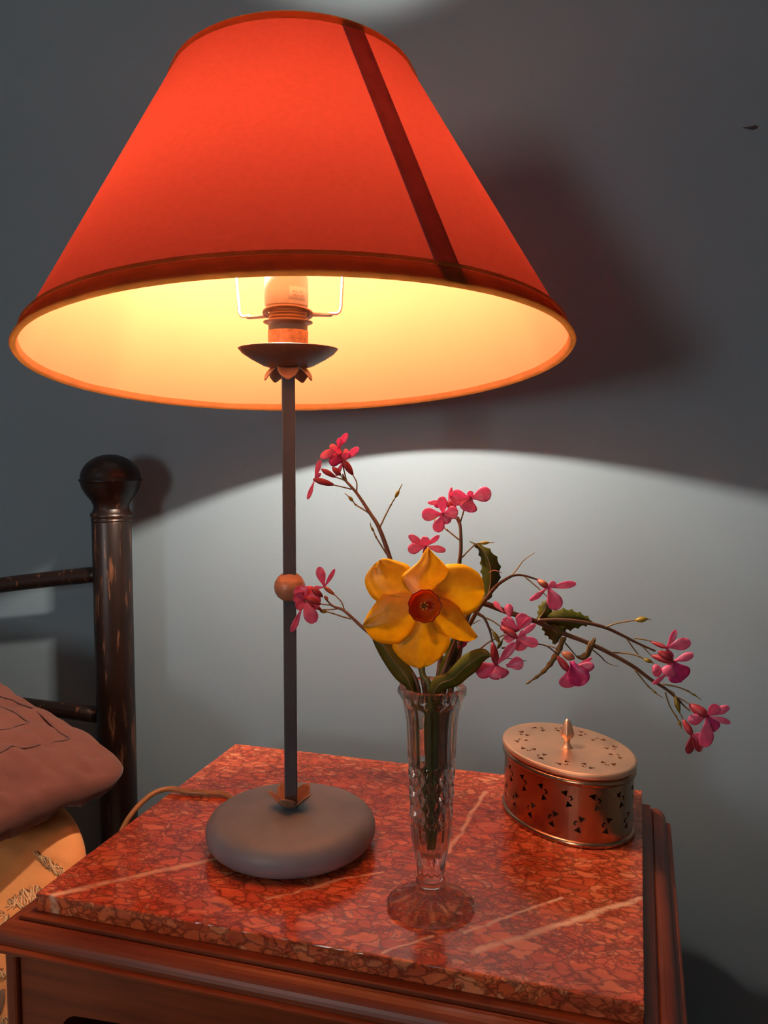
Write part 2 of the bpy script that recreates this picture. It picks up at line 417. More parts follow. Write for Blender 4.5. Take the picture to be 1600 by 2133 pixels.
# ------------------------------------------------------------------ nightstand
W, D = .44, .3327
FLR = ZF
ns_ = thing('nightstand', (-W/2, -D/2, FLR), 'polished mahogany nightstand with a red marble top and stepped moulding', 'nightstand')
# marble slab with hand-chipped top edge
bm = bmesh.new()
nx, ny = 88, 60
def chip(t, k): return .0011*noise.noise(Vector((t*150, k*7.3, 1.7))) + .0008*noise.noise(Vector((t*420, k*3.1, 5.2)))
vs_, fs_ = [], []
def ringpts(z, jit, inset):
    out = []
    X0, X1, Y0, Y1 = -W+inset, -inset, -D+inset, -inset
    for i in range(nx): t = i/nx; out.append((X0+(X1-X0)*t, Y0+(abs(chip(t, 1)) if jit else 0), z))
    for i in range(ny): t = i/ny; out.append((X1-(abs(chip(t, 2))*.5 if jit else 0), Y0+(Y1-Y0)*t, z))
    for i in range(nx): t = i/nx; out.append((X1+(X0-X1)*t, Y1-(abs(chip(t, 3))*.4 if jit else 0), z))
    for i in range(ny): t = i/ny; out.append((X0+(abs(chip(t, 4))*.4 if jit else 0), Y1+(Y0-Y1)*t, z))
    return out
rings = [ringpts(-.0185, 0, .0005), ringpts(-.0010, 0, 0), ringpts(-.0002, 1, .0002), ringpts(0, 1, .0012)]
m_ = len(rings[0])
for r in rings: vs_ += r
for k in range(3):
    for i in range(m_): fs_.append((k*m_+i, k*m_+(i+1) % m_, (k+1)*m_+(i+1) % m_, (k+1)*m_+i))
fs_.append(tuple(3*m_+i for i in range(m_))); fs_.append(tuple(m_-1-i for i in range(m_)))
mt = mesh('marble_top', vs_, fs_, M_MARBLE, ns_, smooth=False)
mt['label'] = 'polished red and orange breccia marble slab with cream veins'
# texture in world metres: object coords of the slab are offset by the root, so shift them back
for nd in M_MARBLE.node_tree.nodes:
    if nd.type == 'TEX_COORD':
        mpn = M_MARBLE.node_tree.nodes.new('ShaderNodeMapping'); mpn.inputs['Location'].default_value = tuple(ns_.location)
        outs = [l.to_socket for l in nd.outputs['Object'].links]
        for s in outs: M_MARBLE.node_tree.links.new(mpn.outputs[0], s)
        M_MARBLE.node_tree.links.new(nd.outputs['Object'], mpn.inputs[0])
# moulding profile (outwards from marble edge, z)
MP = [(-.012, -.0190), (-.0002, -.0150), (.0003, -.0136), (.0072, -.0138), (.0084, -.0146), (.0086, -.0176), (.0098, -.0180), (.0108, -.0165)]
for i in range(9):
    a = PI/2*(1-i/8); MP.append((.0112+.0118*math.cos(a), -.0288+.0122*math.sin(a)))
MP += [(.0230, -.0296), (.0262, -.0298), (.0275, -.0308), (.0275, -.0330), (.0262, -.0342), (.0215, -.0346), (.0180, -.0362), (.0165, -.0400), (-.012, -.0400)]
def moulding(name, p0, p1, out, m0, m1, mat):
    p0, p1, out = Vector(p0), Vector(p1), Vector(out); d = (p1-p0).normalized()
    V = []; n = len(MP)
    for q, s, mt_ in ((p0, -1, m0), (p1, 1, m1)):
        for o, z in MP: V.append(q+out*o+d*(s*o*mt_)+Vector((0, 0, z)))
    F = [(i, (i+1) % n, n+(i+1) % n, n+i) for i in range(n)]+[tuple(range(n-1, -1, -1)), tuple(range(n, 2*n))]
    o = mesh(name, V, F, mat, ns_, smooth=False, recalc=True)
    return o
moulding('moulding', (-W, -D, 0), (0, -D, 0), (0, -1, 0), 1, 1, M_WOODX)
moulding('moulding', (0, -D, 0), (0, 0, 0), (1, 0, 0), 1, 0, M_WOODY)
moulding('moulding', (-W, 0, 0), (-W, -D, 0), (-1, 0, 0), 0, 1, M_WOODY)
# carcass
ZB = -.56
yfp = -D-.0125
for s, (x0, x1) in (('l', (-W-.0165, -W-.006)), ('r', (.006, .0165))):
    box('corner_stile', (x0, x1, yfp-.004, yfp+.020, FLR+.02, -.040), M_WOODZ, ns_, bevel=.0025)
    box('foot', (x0-.004, x1+.004, yfp-.006, yfp+.026, FLR, FLR+.02), M_WOODZ, ns_, bevel=.003)
    box('corner_stile', (x0, x1, -.03, -.002, FLR+.02, -.040), M_WOODZ, ns_, bevel=.0025)
    box('foot', (x0-.004, x1+.004, -.034, .0, FLR, FLR+.02), M_WOODZ, ns_, bevel=.003)
box('side_panel', (-W-.0125, -W-.004, yfp+.020, -.03, ZB, -.040), M_WOODZ, ns_)
box('side_panel', (.004, .0125, yfp+.020, -.03, ZB, -.040), M_WOODZ, ns_)
box('back_panel', (-W-.004, .004, -.012, -.004, ZB, -.040), M_WOODIN, ns_)
box('inner_top', (-W-.004, .004, yfp+.014, -.012, -.040, -.0185), M_WOODIN, ns_)
box('shelf', (-W-.004, .004, yfp+.02, -.012, -.225, -.21), M_WOODX, ns_)
box('bottom_panel', (-W-.004, .004, yfp+.014, -.012, ZB, ZB+.016), M_WOODX, ns_)
# apron with arched opening
ax0, ax1, zt, zo, zbot = -W-.0052, .0052, -.040, -.0795, -.20
xo0, xo1 = -W+.021, -.021
prof = [(ax0, zt), (ax0, zbot), (xo0-.002, zbot), (xo0-.002, -.104)]
prof += [(xo0-.002+.006, -.1005), (xo0+.007, -.097)]
for i in range(7):
    a = PI-PI/2*i/6; prof.append((xo0+.023+.014*math.cos(a), -.0945+.0135*math.sin(a)))
for i in range(1, 14):
    t = i/14; prof.append((xo0+.023+(xo1-xo0-.046)*t, -.081+.006*math.sin(PI*t)))
half = [(-W-x, z) for x, z in prof[:13]]
prof = prof+half[::-1]
n_ = len(prof)
V = [Vector((x, yfp, z)) for x, z in prof]+[Vector((x, yfp+.012, z)) for x, z in prof]
bm = bmesh.new()
bv = [bm.verts.new(p-ns_.location) for p in V]
from mathutils.geometry import tessellate_polygon
for a, b, c in tessellate_polygon([[Vector((x, z, 0)) for x, z in prof]]):
    bm.faces.new((bv[a], bv[b], bv[c])); bm.faces.new((bv[n_+c], bv[n_+b], bv[n_+a]))
for i in range(n_): bm.faces.new((bv[i], bv[i+n_], bv[(i+1) % n_+n_], bv[(i+1) % n_]))
bmesh.ops.recalc_face_normals(bm, faces=bm.faces)
me = bpy.data.meshes.new('apron'); bm.to_mesh(me); bm.free(); me.materials.append(M_WOODX)
ap = bpy.data.objects.new('apron', me); col.objects.link(ap); ap.parent = ns_

# ------------------------------------------------------------------ table lamp
LX, LY = -.28584, -.20394
lamp = thing('table_lamp', (LX, LY, 0), 'tall slate metal table lamp with a glowing red cone shade', 'lamp')
O = Vector((LX, LY, 0))
prof = [(0, .0002), (.050, .0002), (.0575, .0016)]
for i in range(11):
    a = -PI/2+PI*i/10*.93; prof.append((.0575+.0140*math.cos(a), .0152+.0138*math.sin(a)))
prof += [(.052, .0298), (.040, .0312), (.022, .0322), (.006, .0325), (0, .0325)]
lathe('base', prof, 72, M_BASE, lamp, O)
# leaf cup on the base
def cup_leaf(name, az, o, r0, r1, z0, z1, w, mat, droop=1.0, lift=.35):
    c, s = math.cos(az), math.sin(az); R_ = Vector((c, s, 0)); T_ = Vector((-s, c, 0)); V = []; F = []
    nu, nv = 8, 5
    for i in range(nu+1):
        t = i/nu; r = r0+(r1-r0)*t; z = z0+(z1-z0)*(t**droop)
        ww = w*math.sqrt(max(.02, 1-((t-.56)/.445)**2)) if t > .15 else w*.45
        for j in range(nv+1):
            q = -1+2*j/nv
            V.append(o+R_*(r-ww*lift*q*q*.5)+T_*(ww*q)+Vector((0, 0, z+abs(q)**2*ww*.12)))
    for i in range(nu):
        for j in range(nv): F.append((i*(nv+1)+j, (i+1)*(nv+1)+j, (i+1)*(nv+1)+j+1, i*(nv+1)+j+1))
    return mesh(name, V, F, mat, lamp, solid=.0008)
for k in range(5):
    cup_leaf('base_leaf', math.radians(-82+72*k), O, .0030, .0195, .0329, .0470, .0076, M_COPPER, 1.35)
# square rod
hw = .0053
def rod(z0, z1):
    R_ = Matrix.Rotation(YAW+.08, 3, 'Z'); V = []
    for z in (z0, z1):
        for x, y in ((-hw, -hw), (hw, -hw), (hw, hw), (-hw, hw)): V.append(O+R_ @ Vector((x, y, 0))+Vector((0, 0, z)))
    return V, [(3, 2, 1, 0), (4, 5, 6, 7), (0, 1, 5, 4), (1, 2, 6, 5), (2, 3, 7, 6), (3, 0, 4, 7)]
v, f = rod(.0322, .403); mesh('pole', v, f, M_POLE, lamp, smooth=False, bevel=.0009)
lathe('ball', [(0, -.0128)]+[(.0130*math.cos(a), .0126*math.sin(a)) for a in [(-80+20*i)*PI/180 for i in range(9)]]+[(0, .0128)], 32, M_COPPER, lamp, O+Vector((0, 0, .2208)))
for k in range(5):
    cup_leaf('collar_leaf', math.radians(-68+72*k), O, .0035, .0195, .4025, .3895, .0085, M_COPPER, 2.0, -.15)
# drip dish
dp = [(0, .3985), (.010, .3988), (.020, .4015), (.030, .4068), (.037, .4113), (.0399, .4146), (.0404, .4153), (.0399, .4157), (.036, .4131), (.029, .4090), (.019, .4045), (.010, .4022), (0, .4020)]
lathe('drip_dish', dp, 64, M_DISH, lamp, O)
lathe('socket', [(0, .402), (.0158, .402), (.0158, .4345), (.0158, .4350), (0, .4350)], 40, M_POLE, lamp, O)
th = [(.01585, .4175)]
for i in range(9): th += [(.0164, .4185+.0013*i), (.01585, .41915+.0013*i)]
lathe('thread_wrap', th, 40, M_THREAD, lamp, O)
lathe('socket_flange', [(.0150, .4338), (.0197, .4358), (.0200, .4364), (.0197, .4370), (.0150, .4358)], 40, M_DISH, lamp, O)
th = []
for i in range(4): th += [(.0142, .4364+.0026*i), (.0157, .4370+.0026*i), (.0157, .4380+.0026*i), (.0142, .4386+.0026*i)]
lathe('socket_thread', [(0, .4362)]+th+[(0, .4466)], 36, M_BRASSRING, lamp, O)
# shade frame
AXV = Vector((-.07174, .12052, 1)).normalized()
SB = Vector((-.27365, -.20506, .40432)); RB, RTOP, SH = .2133, .0978, .2251
ST = SB+AXV*SH
KR = O+Vector((0, 0, .4435))
rA, rB = math.radians(18), math.radians(182)
KA = Vector((-.05, .19, 1)).normalized()
v1 = lathe_vf([(.0158, -.0006), (.0204, -.0006), (.0204, .0006), (.0158, .0006), (.0158, -.0006)], 40, KR, KA)
cr = mesh('carrier_ring', *v1, M_BRASSRING, lamp, smooth=False)
for a in (rA, rB):
    d = Vector((math.cos(a), math.sin(a), 0)); d = (d-KA*d.dot(KA)).normalized(); t = KA.cross(d)
    V = []; n = 12
    outl = [(.0190, -.0030), (.0335, -.0026)]+[(.0335+.0026*math.sin(b), -.0026*math.cos(b)) for b in [PI*i/6 for i in range(1, 6)]]+[(.0335, .0026), (.0190, .0030)]
    n = len(outl)
    for z in (-.0007, .0007):
        for r, w in outl: V.append(KR+d*r+t*w+KA*(z-.0006))
    F = [tuple(range(n-1, -1, -1)), tuple(range(n, 2*n))]+[(i, (i+1) % n, n+(i+1) % n, n+i) for i in range(n)]
    mesh('carrier_arm', V, F, M_BRASSRING, lamp, smooth=False)
    end = ST-AXV*.012+d*.046
    end2 = ST-AXV*.003+(d-AXV*d.dot(AXV)).normalized()*(RTOP-.003)
    pts = [KR+d*.0335+Vector((0, 0, .0006)), KR+d*.0395+Vector((0, 0, .0006)), KR+d*.0425+Vector((0, 0, .0042)), KR+d*.0432+Vector((0, 0, .012)), KR+d*.0455+Vector((0, 0, .05)), (KR+d*.049).lerp(end, .6)+Vector((0, 0, .02)), end, end2]
    tube('carrier_wire', pts, .00115, M_WIRE, lamp, 8, 7)
# bulb: white collar with a paper label, glowing globe
BP = Vector((-.29006, -.20244, 0))
lathe('bulb_collar', [(0, .4490), (.0166, .4490), (.0175, .4496), (.0177, .4600), (.0174, .4715), (.0164, .4750), (.0125, .4780), (0, .4780)], 40, M_PLASTIC, lamp, Vector((-.2872, -.2036, 0)))
globe = [(0, .4781)]+[(.0168*math.sin(a), .4876-.0094*math.cos(a)) for a in [PI*i/12 for i in range(1, 12)]]+[(0, .4972)]
lathe('bulb', globe, 24, M_BULB, lamp, BP)
lathe('uplight_blocker', [(.0106, .4968), (.0102, .4978), (.0080, .4990), (.0045, .4998), (0, .5001)], 24, M_PLASTIC, lamp, BP, solid=.0005)  # added cap that blocks part of the bulb's upward light
# label on the collar, curved
LO = Vector((-.2872, -.2036, 0)); az0 = math.atan2(CAM.y-LO.y, CAM.x-LO.x)
V, F = [], []
for i in range(9):
    a = az0+.10+(.95)*i/8
    for z in (.4525, .4625): V.append(LO+Vector((math.cos(a)*.0180, math.sin(a)*.0180, z)))
for i in range(8): F.append((2*i, 2*i+2, 2*i+3, 2*i+1))
lab = mesh('bulb_label', V, F, M_LABEL, lamp, solid=.0002)
def glyph_rows(rows, parent):
    """tiny block letters following the curve of the label (print too small to read)"""
    V, F = [], []
    for z, marks in rows:
        for a0, w, bars in marks:
            for (u0, u1, w0, w1) in bars:
                b = len(V)
                for uu, zz in ((u0, w0), (u1, w0), (u1, w1), (u0, w1)):
                    a = a0+w*uu; V.append(LO+Vector((math.cos(a)*.01815, math.sin(a)*.01815, z+.0013*zz)))
                F.append((b, b+1, b+2, b+3))
    return mesh('label_print', V, F, M_INK, parent, smooth=False, solid=.00005)
LET = {'W': [(0,.2,0,1),(.4,.6,0,.7),(.8,1,0,1),(0,1,0,.2)], 'A': [(0,.22,0,1),(.78,1,0,1),(0,1,.8,1),(0,1,.4,.55)], 'T': [(0,1,.8,1),(.4,.6,0,1)], 'L': [(0,.22,0,1),(0,1,0,.2)], 'M': [(0,.2,0,1),(.8,1,0,1),(.4,.6,.3,1),(0,1,.8,1)], 'P': [(0,.22,0,1),(0,1,.8,1),(.78,1,.4,1),(0,1,.4,.55)], 'E': [(0,.22,0,1),(0,1,.8,1),(0,.8,.42,.58),(0,1,0,.2)], 'C': [(0,.22,0,1),(0,1,.8,1),(0,1,0,.2)], 'O': [(0,.22,0,1),(.78,1,0,1),(0,1,.8,1),(0,1,0,.2)]}
def strokes(a0, n, gaps, seed):
    rr = random.Random(seed); keys = list(LET); out = []
    for i in range(n):
        if i in gaps: continue
        bars = [(x0, x1, y0, y1) for x0, x1, y0, y1 in LET[rr.choice(keys)] if rr.random() < .75]
        out.append((a0+.066*i, .040, bars))
    return out
glyph_rows([(.4578, strokes(az0+.24, 10, (5,), 1)), (.4548, strokes(az0+.32, 8, (4,), 2))], lab)
# shade: outer fabric, cream lining, trims, seam tape
def cone(name, rb, rt, z0, z1, mat, seg=128, nz=10, inside=False, parent=lamp):
    prof = [(rb+(rt-rb)*i/nz, z0+(z1-z0)*i/nz) for i in range(nz+1)]
    v, f = lathe_vf(prof, seg, SB, AXV)
    if inside: f = [q[::-1] for q in f]
    return mesh(name, v, f, mat, parent)
shade = cone('shade', RB, RTOP, 0, SH, M_SHADE)
shade['label'] = 'glowing red-orange fabric cone shade'
cone('lining', RB-.0012, RTOP-.0012, 0, SH, M_LINING, inside=True, parent=shade)
sl = (RB-RTOP)/SH
def wav(a, z): return 1+.0022*math.sin(a*9+1)*0+.0012*noise.noise(Vector((math.cos(a)*6, math.sin(a)*6, 0)))
bt = [(RB-.0038, .0075), (RB-.0030, .0005), (RB-.0012, -.0014), (RB+.0010, -.0016), (RB+.0024, .0002), (RB+.0024-sl*.0135, .0120), (RB+.0006-sl*.0140, .0128)]
lathe('bottom_trim', bt, 128, M_TRIM, shade, SB, AXV, wav)
bl = [(RB+.0020-sl*.0125, .0122), (RB+.0034-sl*.0132, .0132), (RB+.0026-sl*.0150, .0152), (RB+.0004-sl*.0160, .0158)]
lathe('piping', bl, 128, M_TRIM, shade, SB, AXV)
tt = [(RTOP+.0006+sl*.0055, SH-.0055), (RTOP+.0018+sl*.0048, SH-.0048), (RTOP+.0018, SH+.0010), (RTOP+.0004, SH+.0022), (RTOP-.0020, SH+.0012), (RTOP-.0022, SH-.003)]
lathe('top_trim', tt, 128, M_TRIM, shade, SB, AXV)
# seam tape down the outside
Us = (Vector((1,0,0))-AXV*AXV.x).normalized(); Vs = AXV.cross(Us)
V, F = [], []; nz = 24
for i in range(nz+1):
    t = i/nz; r = RB+(RTOP-RB)*t+.0006; z = SH*t
    hwid = .0100/ r*.0 + .0088
    a0 = math.radians(-43.0)
    for j in range(4):
        a = a0+(hwid/r)*(-1+2*j/3); V.append(SB+AXV*z+(Us*math.cos(a)+Vs*math.sin(a))*r)
for i in range(nz):
    for j in range(3): F.append((i*4+j, i*4+j+1, (i+1)*4+j+1, (i+1)*4+j))
mesh('seam_tape', V, F, M_SEAM, shade, solid=.0006)
# cord
def onm(px, py, h=.0032):
    p = atz(px, py, h); return p
cp = [Vector((LX-.055, LY+.040, .0045)), onm(470, 1655), onm(430, 1652), onm(390, 1649), Vector((-.4400, -.1415, .0042)), Vector((-.4540, -.1550, .0005)), Vector((-.4655, -.1780, -.0180)), Vector((-.4720, -.1960, -.0560)), Vector((-.478, -.204, -.11)), Vector((-.488, -.20, -.25)), Vector((-.49, -.15, -.66))]
tube('power_cord', cp, .0025, M_CORD, lamp, 10, 8)

# ------------------------------------------------------------------ crystal vase
VX, VY = -.15028, -.26269
VO = Vector((VX, VY, -.0001))
op = [(.0100, .0000), (.0300, .0000), (.0320, .0010), (.0322, .0026), (.0305, .0044), (.0240, .0068), (.0160, .0098), (.0105, .0130), (.0088, .0152), (.0096, .0172), (.0108, .0188), (.0108, .0206), (.0098, .0224), (.0096, .0240), (.0106, .0310), (.0122, .0400), (.0137, .0480), (.0149, .0570), (.0156, .0655), (.0159, .0760), (.0162, .0855), (.0167, .0960), (.0172, .1050), (.0175, .1150), (.0179, .1270), (.0186, .1390), (.0200, .1470), (.0214, .1535), (.0232, .1580), (.0244, .1605), (.0246, .1630), (.0238, .1652), (.0222, .1660)]
ip = [(.0205, .1645), (.0190, .1590), (.0168, .1500), (.0152, .1390), (.0146, .1270), (.0142, .1150), (.0136, .1000), (.0131, .0855), (.0127, .0700), (.0118, .0560), (.0100, .0450), (.0070, .0400), (0, .0385)]
NSEG = 120
def dense(pr, step=.0012):
    out = []
    for a, b in zip(pr, pr[1:]):
        n = max(1, int(math.hypot(b[0]-a[0], b[1]-a[1])/step))
        out += [(a[0]+(b[0]-a[0])*i/n, a[1]+(b[1]-a[1])*i/n) for i in range(n)]
    return out+[pr[-1]]
def sst(a, b, x):
    t = max(0, min(1, (x-a)/(b-a))); return t*t*(3-2*t)
def cut(a, z):
    nf = 12
    k = 0.0
    fl = abs(math.cos(nf/2*a))                     # flutes: scooped panels between sharp ridges
    up = sst(.106, .114, z)*(1-sst(.150, .157, z)); dn = sst(.0245, .032, z)*(1-sst(.062, .067, z))
    k -= .085*(1-(1-fl)**1.0*0-fl**.8)*0
    k += -.115*(1-abs(math.sin(nf/2*a)))**.8*(up+dn)
    if .062 < z < .110:
        m = sst(.062, .066, z)*(1-sst(.106, .110, z))
        p = a*nf/(2*PI); q = (z-.064)/.0145
        d1 = abs(((p+q) % 1)-.5)*2; d2 = abs(((p-q) % 1)-.5)*2
        k += -.13*m*(1-min(d1, d2)/.6 if min(d1, d2) < .6 else 0)
    if z < .0125:                                   # radial cuts on the foot
        k += 0
    if z > .157: k += .022*math.cos(20*a)*sst(.157, .161, z)   # scalloped lip
    return 1+k
def footz(): pass
vo, fo = lathe_vf([(0, 0)]+dense(op), NSEG, VO, None, cut)
# radial grooves on the foot's upper face as real relief
for i, p in enumerate(vo):
    r = math.hypot(p.x-VX, p.y-VY); z = p.z-VO.z
    if .0025 < z < .0125 and r > .009:
        a = math.atan2(p.y-VY, p.x-VX); vo[i] = Vector((p.x, p.y, p.z-.0016*abs(math.sin(8*a))*sst(.009, .014, r)*(1-sst(.029, .0318, r))))
vi, fi = lathe_vf([op[-1]]+dense(ip, .004), NSEG, VO, None, lambda a, z: cut(a, z) if z > .157 else 1.0)
vase = thing('bud_vase', VO, 'clear cut-crystal bud vase with a scalloped lip and round foot', 'vase')
V, F = join_vf([(vo, fo), (vi, fi)])
vb = mesh('vase_body', V, F, M_GLASS, vase, recalc=True)
vb.data.polygons.foreach_set('use_smooth', [True]*len(vb.data.polygons))
vb.data.set_sharp_from_angle(angle=math.radians(14))
vb.data.materials.append(M_GLASSFOOT)
for p in vb.data.polygons:
    if p.center.z < .0150: p.material_index = 1

# ------------------------------------------------------------------ pierced brass box
BX, BY, BA, BB, BR, BH = -.0672, -.0789, .0704, .0520, math.radians(-47.5), .0650
BO = Vector((BX, BY, .0003))
pot = thing('pierced_box', BO, 'oval pierced brass box with a knobbed lid at the back of the marble', 'box')
cR, sR = math.cos(BR), math.sin(BR)
def ell(a, k, z, da=0.0):
    x, y = (BA*k+da)*math.cos(a), (BB*k+da)*math.sin(a)
    return BO+Vector((x*cR-y*sR, x*sR+y*cR, z))
def ell_loft(prof, seg, close=True):
    """prof: (inset, z) relative to the full oval"""
    V, F = [], []
    for d, z in prof:
        for k in range(seg): V.append(ell(2*PI*k/seg, 1, z, d))
    n = len(prof)
    for i in range(n if close else n-1):
        for k in range(seg):
            k2 = (k+1) % seg; j = (i+1) % n
            F.append((i*seg+k, i*seg+k2, j*seg+k2, j*seg+k))
    return V, F
def boolean(o, cutter):
    m = o.modifiers.new('pierce', 'BOOLEAN'); m.operation = 'DIFFERENCE'; m.solver = 'EXACT'; m.object = cutter
    dg = bpy.context.evaluated_depsgraph_get()
    me = bpy.data.meshes.new_from_object(o.evaluated_get(dg)); o.modifiers.clear(); o.data = me
    bpy.data.objects.remove(cutter)
def prism(poly, f0, f1):
    n = len(poly); V = [f0(x, y) for x, y in poly]+[f1(x, y) for x, y in poly]
    return V, [tuple(range(n)), tuple(range(2*n-1, n-1, -1))]+[(i, i+n, (i+1) % n+n, (i+1) % n) for i in range(n)]
def motif(rot, s, flip=1):
    """three pierced pieces: two triangles tip to tip and a crescent at the side"""
    T1 = [(-.0023, .0046), (.0023, .0046), (.0002, .0012)]
    T2 = [(.0002, -.0010), (.0023, -.0044), (-.0021, -.0044)]
    C = [(.0013, .0008), (.0026, .0016), (.0036, .0010), (.0038, -.0004), (.0030, -.0014), (.0016, -.0012), (.0026, -.0006), (.0029, .0002), (.0024, .0007)]
    c, sn = math.cos(rot), math.sin(rot)
    return [[((x*c*flip-y*sn)*s, (x*sn*flip+y*c)*s) for x, y in P_] for P_ in (T1, T2, C)]
def cutter_obj(parts):
    V, F = join_vf(parts); o = mesh('pierce_cutter', V, F, None, smooth=False, recalc=True, loc=pot.location); return o
SEG = 96
bw = [(-.0022, .0015), (-.0022, .0595), (-.0031, .0595), (-.0031, .0015)]
V, F = ell_loft(bw, SEG)
body = mesh('body', V, F, M_BRASS, pot, smooth=False, recalc=True)
bpy.context.view_layer.update()
parts = []
# spacing by arc length
NB = 16
acc = [0]; K = 720
for k in range(K):
    a = 2*PI*(k+.5)/K; acc.append(acc[-1]+math.hypot(BA*math.sin(a), BB*math.cos(a))*2*PI/K)
def arc_angle(t):
    L = (t % 1)*acc[-1]; k = 0
    while acc[k+1] < L: k += 1
    return 2*PI*k/K
for row, z0 in ((0, .0400), (1, .0195)):
    for i in range(NB):
        a0 = arc_angle((i+.5*row+.12)/NB)
        tl = math.hypot(BA*math.sin(a0), BB*math.cos(a0))
        for P_ in motif(.35 if row == 0 else -.3, 1.5, 1 if row == 0 else -1):
            parts.append(prism(P_, lambda x, y: ell(a0+x/tl, 1, z0+y, .004), lambda x, y: ell(a0+x/tl, 1, z0+y, -.010)))
boolean(body, cutter_obj(parts))
body.data.polygons.foreach_set('use_smooth', [False]*len(body.data.polygons))
V, F = ell_loft([(-.0026, .0000), (-.0010, .0000), (-.0004, .0010), (-.0004, .0034), (-.0012, .0044), (-.0022, .0048)], SEG, False); mesh('foot_band', V, F, M_BRASS, pot)
V, F = ell_loft([(-.0022, .0525), (-.0010, .0530), (-.0002, .0545), (-.0002, .0565), (-.0012, .0580), (-.0022, .0584)], SEG, False); mesh('rim_band', V, F, M_BRASS, pot)
V = [ell(2*PI*k/SEG, 1, z, -.0028) for z in (.0016, .0024) for k in range(SEG)]
mesh('floor_plate', V, [tuple(range(SEG-1, -1, -1)), tuple(range(SEG, 2*SEG))]+[(k, (k+1) % SEG, SEG+(k+1) % SEG, SEG+k) for k in range(SEG)], M_BRASS, pot, smooth=False)
# lid plate with rolled edge
lp = [(-.0015, .0598), (-.0004, .0600), (.0000, .0612), (.0000, .0630), (-.0006, .0642), (-.0020, .0648)]
V, F = ell_loft(lp, SEG, False)
nlast = (len(lp)-1)*SEG
F.append(tuple(nlast+k for k in range(SEG))); F.append(tuple(SEG-1-k for k in range(SEG)))
lid = mesh('lid', V, F, M_BRASSLID, pot, smooth=False, recalc=True)
bpy.context.view_layer.update()
parts = []
NL = 13
for i in range(NL):
    a0 = arc_angle((i+.3)/NL); k = .70; tl = math.hypot(BA*math.sin(a0), BB*math.cos(a0))*k
    for P_ in motif(.5 if i % 2 else -.4, 1.42, 1 if i % 2 else -1):
        parts.append(prism(P_, lambda x, y: ell(a0+x/tl, k, .07, y), lambda x, y: ell(a0+x/tl, k, .055, y)))
boolean(lid, cutter_obj(parts))
kn = [(0, .0640), (.0052, .0645), (.0052, .0652), (.0040, .0664), (.0029, .0690), (.0026, .0715), (.0031, .0735), (.0052, .0748), (.0060, .0765), (.0058, .0790), (.0048, .0830), (.0034, .0870), (.0021, .0900), (.0012, .0912), (0, .0916)]
lathe('knob', kn, 32, M_BRASSLID, lid, Vector((-.0672, -.0825, .0003)), None, lambda a, z: 1+.05*math.cos(8*a)*(1 if z > .0735 else 0))

# ------------------------------------------------------------------ bed: headboard, mattress, pillows
hb = thing('headboard', (-.620, .035, FLR), 'dark bronzed metal headboard post with a ball finial and curved rails', 'headboard')
HX, HY = -.6195, .035
R0 = .0232
lathe('post', [(0, FLR)]+[(R0, FLR), (R0, .2440), (R0*.99, .2450), (0, .2450)], 40, M_IRONBED, hb, Vector((HX, HY, 0)))
lathe('collar', [(R0*.96, .2440), (R0*1.03, .2455), (R0*1.03, .2475), (R0*.97, .2485), (R0*1.05, .2500), (R0*1.07, .2530), (R0*1.0, .2550), (R0*.95, .2565), (R0*.90, .2600)], 40, M_IRONBED, hb, Vector((HX, HY, 0)))
bp = [(R0*.90, .2595), (R0*.90, .2640), (R0*1.02, .2700), (R0*1.26, .2770), (R0*1.43, .2840), (R0*1.50, .2890), (R0*1.52, .2920), (R0*1.60, .2935), (R0*1.60, .2948), (R0*1.52, .2960)]
bp += [(R0*1.52*math.cos(a), .2960+.0290*math.sin(a)) for a in [PI/2*i/9 for i in range(1, 9)]]+[(0, .3250)]
lathe('finial', bp, 40, M_IRONBED, hb, Vector((HX, HY, 0)))
up = [Vector((HX-.018, HY, .1790)), Vector((-.700, HY, .1705)), Vector((-.786, HY, .1575)), Vector((-.90, HY, .137)), Vector((-1.10, HY, .112)), Vector((-1.35, HY, .105))]
tube('rail', up, .0098, M_IRONBED, hb, 16, 8)
tube('rail', [Vector((HX-.018, HY, .0022)), Vector((-.9, HY, .0060)), Vector((-1.35, HY, .0075))], .0098, M_IRONBED, hb, 16, 8)
tube('rail', [Vector((HX-.018, HY, -.30)), Vector((-.9, HY, -.30)), Vector((-1.35, HY, -.30))], .0098, M_IRONBED, hb, 16, 4)

box_m = box('mattress', (-1.45, -.515, -1.9, -.02, -.46, -.235), M_SHEET, bevel=.03, loc=(-.98, -.96, -.46))
tag(box_m, 'off-white covered mattress of the bed under the pillows', 'mattress')
bb = box('bed_base', (-1.45, -.525, -1.9, -.0, FLR, -.461), simple('dark_bed_base', (.06, .04, .035), .9), bevel=.006, loc=(-.98, -.96, FLR))
tag(bb, 'dark bed base standing on the floor beneath the mattress', 'bed base')

